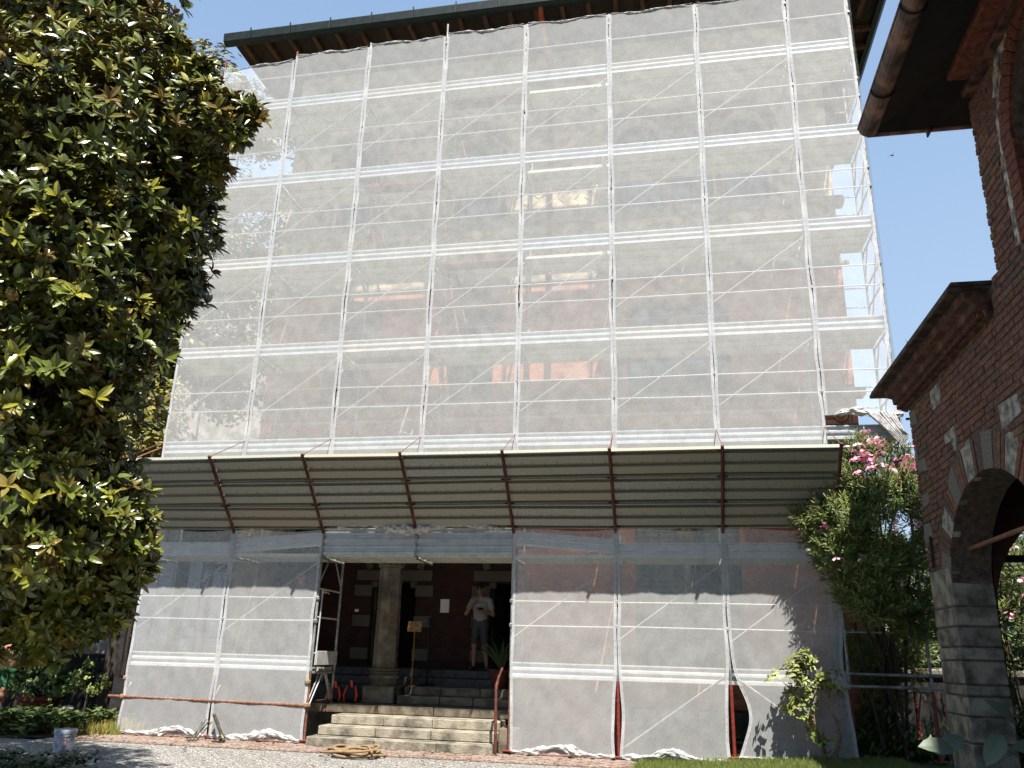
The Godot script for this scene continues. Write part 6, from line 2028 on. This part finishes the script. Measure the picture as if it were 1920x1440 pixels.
# ---------------------------------------------------------------- small things
func make_things() -> void:
	# bucket
	var s := thing("plastic_bucket", "white plastic bucket with red scrawl standing on the gravel", "bucket", Vector3(0.86, 0.0, 2.5), 0.3)
	var b := MB.new()
	b.lathe(Vector3.ZERO, [[0.0, 0.004], [0.125, 0.0], [0.13, 0.02], [0.152, 0.27], [0.16, 0.272], [0.162, 0.30], [0.158, 0.33], [0.15, 0.33], [0.146, 0.3], [0.12, 0.05], [0.0, 0.05]], 32)
	put("body", b.mesh(), M.white_plastic, s)
	b = MB.new()
	var pp := []
	var rr := []
	for k in 15:
		var a := PI * k / 14.0
		pp.append(Vector3(0.165 * cos(a), 0.30 - 0.05 * sin(a), 0.165 * sin(a)))
		rr.append(0.004)
	b.path(pp, rr, 5)
	put("handle", b.mesh(), M.galv, s)
	b = MB.new()
	for st in [[[0.5, 0.24], [0.42, 0.2], [0.46, 0.13], [0.36, 0.07]], [[0.34, 0.19], [0.5, 0.16]], [[0.3, 0.1], [0.42, 0.11]]]:
		var p3 := []
		var r3 := []
		for q in st:
			var r: float = 0.1315 + 0.021 * (q[1] - 0.02) / 0.25
			p3.append(Vector3(r * cos(PI * (1.0 - q[0] - 0.25)), q[1], r * sin(PI * (1.0 - q[0] - 0.25))))
			r3.append(0.006)
		b.path(p3, r3, 5)
	put("red_print", b.mesh(), M.print_red, s)
	pipe("stirring_stick", Vector3(-0.02, 0.06, 0), Vector3(0.2, 0.42, -0.08), 0.008, M.rope, s)
	# coil of rope
	s = thing("rope_coil", "coil of beige rope lying on the paving before the steps", "rope", Vector3(5.02, 0.02, 1.22))
	b = MB.new()
	pp = []
	rr = []
	for k in 330:
		var t := k / 330.0
		var a := t * TAU * 8.0
		var lay := t * 8.0
		var r := 0.30 + 0.075 * sin(lay * 2.3) + 0.045 * sin(a * 3.0 + lay * 1.7) + 0.03 * sin(a * 1.5)
		pp.append(Vector3(r * cos(a) * 1.12 + 0.06 * sin(lay * 3.1), 0.022 + 0.012 * fmod(lay, 8.0) + 0.016 * sin(a * 2.5 + lay * 2.0), r * sin(a) * 0.85 + 0.05 * cos(lay * 2.2)))
		rr.append(0.019)
	b.path(pp, rr, 7)
	b.path([Vector3(0.22, 0.14, 0.05), Vector3(0.3, 0.13, 0.2), Vector3(0.38, 0.08, 0.3)], [0.02, 0.02, 0.02], 7)
	put("coil", b.mesh(), M.rope, s)
	# loose scaffold tube and folded bracket by the left nets
	s = thing("loose_tube", "short steel tube with a coupler leaning against the left net's foot", "scaffold tube", Vector3(1.98, 0, 0.34))
	pipe("tube", Vector3(-0.02, 0.44, -0.14), Vector3(0.42, 0.05, 0.2), 0.03, M.steel, s)
	b = MB.new()
	b.box(Vector3(0.34, 0.1, 0.15), Vector3(0.1, 0.1, 0.1), Basis(Vector3(0, 0, 1), 0.7), 0.02)
	b.box(Vector3(0.26, 0.05, 0.2), Vector3(0.12, 0.03, 0.05), Basis(Vector3(0, 1, 0), 0.5), 0.008)
	b.tube(Vector3(0.25, 0.06, 0.16), Vector3(0.42, 0.03, 0.26), 0.012, 0.012, 6)
	put("coupler", b.mesh(), M.steel, s)
	s = thing("folded_bracket", "folded steel bracket propped beside the loose tube", "bracket", Vector3(1.82, 0, 0.36))
	for k in 3:
		pipe("arm", Vector3(-0.1 + 0.05 * k, 0.03, 0.12 - 0.03 * k), Vector3(0.05 + 0.05 * k, 0.36 - 0.02 * k, -0.1), 0.012, M.steel, s)
	put("flat_bar", bx(Vector3(0.05, 0.3, 0.01), 0.003), M.galv, s, Vector3(0.0, 0.2, 0.02), Basis(Vector3(0, 0, 1), -0.4))
	put("shoe", bx(Vector3(0.2, 0.025, 0.06), 0.006), M.dark, s, Vector3(-0.06, 0.02, 0.13))
	# bags
	for q in [["dark rucksack with orange side straps leaning by the column's pedestal", Vector3(3.53, 0.62, -1.38), 0.15, 0.24, 0.34], ["larger dark bag with a red-orange pull tag beside the rucksack", Vector3(3.87, 0.62, -1.42), -0.2, 0.3, 0.36]]:
		s = thing("rucksack", q[0], "bag", q[1], q[2], "bags on the landing")
		b = MB.new()
		var w: float = q[3] * 0.5
		var h: float = q[4]
		flesh(b, [[Vector3(-w * 0.55, 0.09, 0), Vector3(w * 0.55, 0.09, 0), 0.09, 0.09, Color.WHITE], [Vector3(-w * 0.45, h * 0.5, 0), Vector3(w * 0.45, h * 0.5, 0), 0.095, 0.095, Color.WHITE], [Vector3(-w * 0.2, h - 0.08, -0.01), Vector3(w * 0.3, h - 0.07, -0.01), 0.075, 0.07, Color.WHITE], [Vector3(-w * 0.4, 0.1, 0.07), Vector3(w * 0.4, 0.1, 0.07), 0.055, 0.055, Color.WHITE]], 0.012, 0.05)
		put("body", b.mesh(), M.bag_dark, s)
		for sd in [-1.0, 1.0]:
			b = MB.new()
			b.path([Vector3(sd * w * 0.8, 0.03, 0.08), Vector3(sd * w * 0.95, h * 0.4, 0.09), Vector3(sd * w * 0.6, h * 0.8, 0.07)], [0.02, 0.024, 0.012], 6)
			put("strap", b.mesh(), M.bag_orange, s)
		put("flap_tag", bx(Vector3(0.045, 0.13, 0.02), 0.008), M.bag_orange, s, Vector3(0.02, h - 0.02, 0.1), Basis(Vector3(0, 0, 1), 0.25))
	# sign on a brass stand
	s = thing("stand_sign", "small gilt notice panel on a thin brass stand at the steps' top", "sign", Vector3(4.84, 0.925, -2.0))
	pipe("pole", Vector3(0, 0.02, 0), Vector3(0, 1.07, 0), 0.012, M.brass, s)
	b = MB.new()
	b.lathe(Vector3.ZERO, [[0.0, 0.0], [0.13, 0.0], [0.13, 0.015], [0.03, 0.035], [0.0, 0.04]], 18)
	put("foot", b.mesh(), M.brass, s)
	put("panel", bx(Vector3(0.29, 0.2, 0.015), 0.004), M.sign_gold, s, Vector3(0, 1.12, 0.01), Basis(Vector3(1, 0, 0), -0.1))
	put("mark", bx(Vector3(0.03, 0.03, 0.004), 0.001), M.brass, s, Vector3(-0.1, 1.16, 0.024), Basis(Vector3(0, 0, 1), 0.6))
	s = thing("barrier_post", "slim dark barrier post standing inside the loggia", "barrier post", Vector3(5.0, 0.925, -2.5))
	pipe("pole", Vector3(0, 0.02, 0), Vector3(0, 1.2, 0), 0.022, M.dark, s)
	b = MB.new()
	b.lathe(Vector3.ZERO, [[0.0, 0.0], [0.15, 0.0], [0.15, 0.02], [0.04, 0.05], [0.0, 0.05]], 18)
	put("foot", b.mesh(), M.dark, s)
	put("head", bx(Vector3(0.06, 0.16, 0.06), 0.012), M.dark, s, Vector3(0, 1.24, 0))
	# handrail
	s = thing("handrail", "rusty iron handrail at the right side of the entrance steps", "handrail", Vector3.ZERO)
	b = MB.new()
	b.path([Vector3(7.04, 0.0, 0.3), Vector3(7.02, 0.5, 0.24), Vector3(7.0, 0.98, 0.2), Vector3(6.99, 1.07, 0.12), Vector3(6.96, 1.2, -0.2), Vector3(6.92, 1.6, -1.2), Vector3(6.9, 1.85, -1.9)], [0.026, 0.024, 0.024, 0.026, 0.022, 0.022, 0.022], 8)
	put("rail", b.mesh(), M.rust, s)
	pipe("post", Vector3(6.9, 0.9, -1.9), Vector3(6.9, 1.85, -1.9), 0.02, M.rust, s)
	# plant by the doorway
	s = thing("potted_palm", "dark arching potted plant in the shade right of the doorway", "potted plant", Vector3(6.5, 0.92, -2.5))
	b = MB.new()
	b.lathe(Vector3.ZERO, [[0.0, 0.0], [0.14, 0.0], [0.2, 0.3], [0.22, 0.31], [0.22, 0.36], [0.19, 0.36], [0.0, 0.33]], 20)
	put("pot", b.mesh(), M.terracotta, s)
	for k in 16:
		var lf := MB.new()
		lf.col = Color(0.05, 0.1, 0.03)
		var a := k * 2.4
		leaf_into(lf, null, Vector3.ZERO, Vector3(cos(a) * 0.5, 1.0, sin(a) * 0.5).normalized(), Vector3(-cos(a), 0.4, -sin(a)), rnd(0.6, 1.05), 0.075, 0.45, 0.2, 6)
		put("leaf", lf.mesh(), M.leaf_soft, s, Vector3(0, 0.32, 0))
	# garden wall, pale house, pale stone, right wall
	s = thing("garden_wall", "low dark garden wall with a pale cap under the trees at left", "wall", Vector3(-6.8, 0, -4.4))
	put("wall_body", bx(Vector3(11.0, 1.3, 0.3), 0.01), M.wall_dark, s, Vector3(0, 0.65, 0))
	put("cap", bx(Vector3(11.1, 0.1, 0.42), 0.02), M.cap, s, Vector3(0, 1.36, 0))
	s = thing("garden_wall", "dark low wall with pale moulded cap just visible behind the brick pier", "wall", Vector3(16.5, 0, -2.6))
	put("wall_body", bx(Vector3(5.4, 1.4, 0.3), 0.01), M.wall_dark, s, Vector3(0, 0.7, 0))
	put("cap", bx(Vector3(5.5, 0.12, 0.45), 0.03), M.cap, s, Vector3(0, 1.46, 0))
	s = thing("pale_house", "pale rendered house behind the left trees, seen through the net", "house", Vector3(-8.2, 0, -13.0))
	b = MB.new()
	wall_open(b, -7.0, 7.4, 0.0, 16.4, [[-3.0, 0.6, 2.0, 4.2, false], [0.6, 0.6, 2.0, 4.2, false], [4.6, 0.6, 2.0, 4.2, false], [0.6, 0.6, 6.5, 8.7, false], [4.6, 0.6, 6.5, 8.7, false], [0.6, 0.6, 11.0, 13.0, false], [4.6, 0.6, 11.0, 13.0, false]], Vector3.ZERO, Vector3(1, 0, 0), Vector3(0, 0, 1), 8.0)
	put("wall", b.mesh(), M.house_wall, s)
	for q in [[-3.0, 2.0], [0.6, 2.0], [4.6, 2.0], [0.6, 6.5], [4.6, 6.5], [0.6, 11.0], [4.6, 11.0]]:
		window(s, q[0], 0.6, q[1], q[1] + (2.2 if q[1] < 10 else 2.0), false, -0.2, 1)
	put("roof", bx(Vector3(15.2, 0.25, 9.0), 0.05), M.tile_roof, s, Vector3(0.2, 16.52, -4.0))
	s = thing("garden_stone", "pale rounded stone lying in the shade near the terracotta pot", "stone", Vector3(-2.95, 0.0, -2.4))
	b = MB.new()
	flesh(b, [[Vector3(-0.08, 0.2, 0), Vector3(0.1, 0.22, 0.02), 0.07, 0.06, Color.WHITE], [Vector3(0, 0.08, 0), Vector3(0, 0.16, 0), 0.12, 0.09, Color.WHITE]], 0.02, 0.06)
	put("stone_body", b.mesh(), M.pale_plaster, s)
	# a swift in the sky
	s = thing("bird", "tiny dark bird flying in the blue gap beside the eaves", "bird", Vector3(27.5, 39.0, -45.0), 0.5)
	b = MB.new()
	flesh(b, [[Vector3(-0.14, 0, 0), Vector3(0.12, 0.0, 0), 0.015, 0.04, Color.WHITE], [Vector3(0.05, 0, 0), Vector3(-0.08, 0.06, 0.28), 0.03, 0.01, Color.WHITE], [Vector3(0.05, 0, 0), Vector3(-0.08, 0.06, -0.28), 0.03, 0.01, Color.WHITE], [Vector3(-0.14, 0, 0), Vector3(-0.24, 0, 0.03), 0.015, 0.006, Color.WHITE]], 0.02, 0.02)
	put("body", b.mesh(), M.dark, s)

func _ready() -> void:
	rng.seed = 20240
	make_view()
	make_materials()
	wob.seed = 3
	wob.frequency = 0.03
	wob.fractal_octaves = 3
	var t := Time.get_ticks_msec()
	for f in [make_ground, make_building, make_steps, make_wing, make_scaffold, make_fan, make_nets, make_ladders, make_magnolia, make_far_trees, make_shrubs, make_people, make_things]:
		f.call()
		print(f.get_method(), " ", Time.get_ticks_msec() - t)
		t = Time.get_ticks_msec()
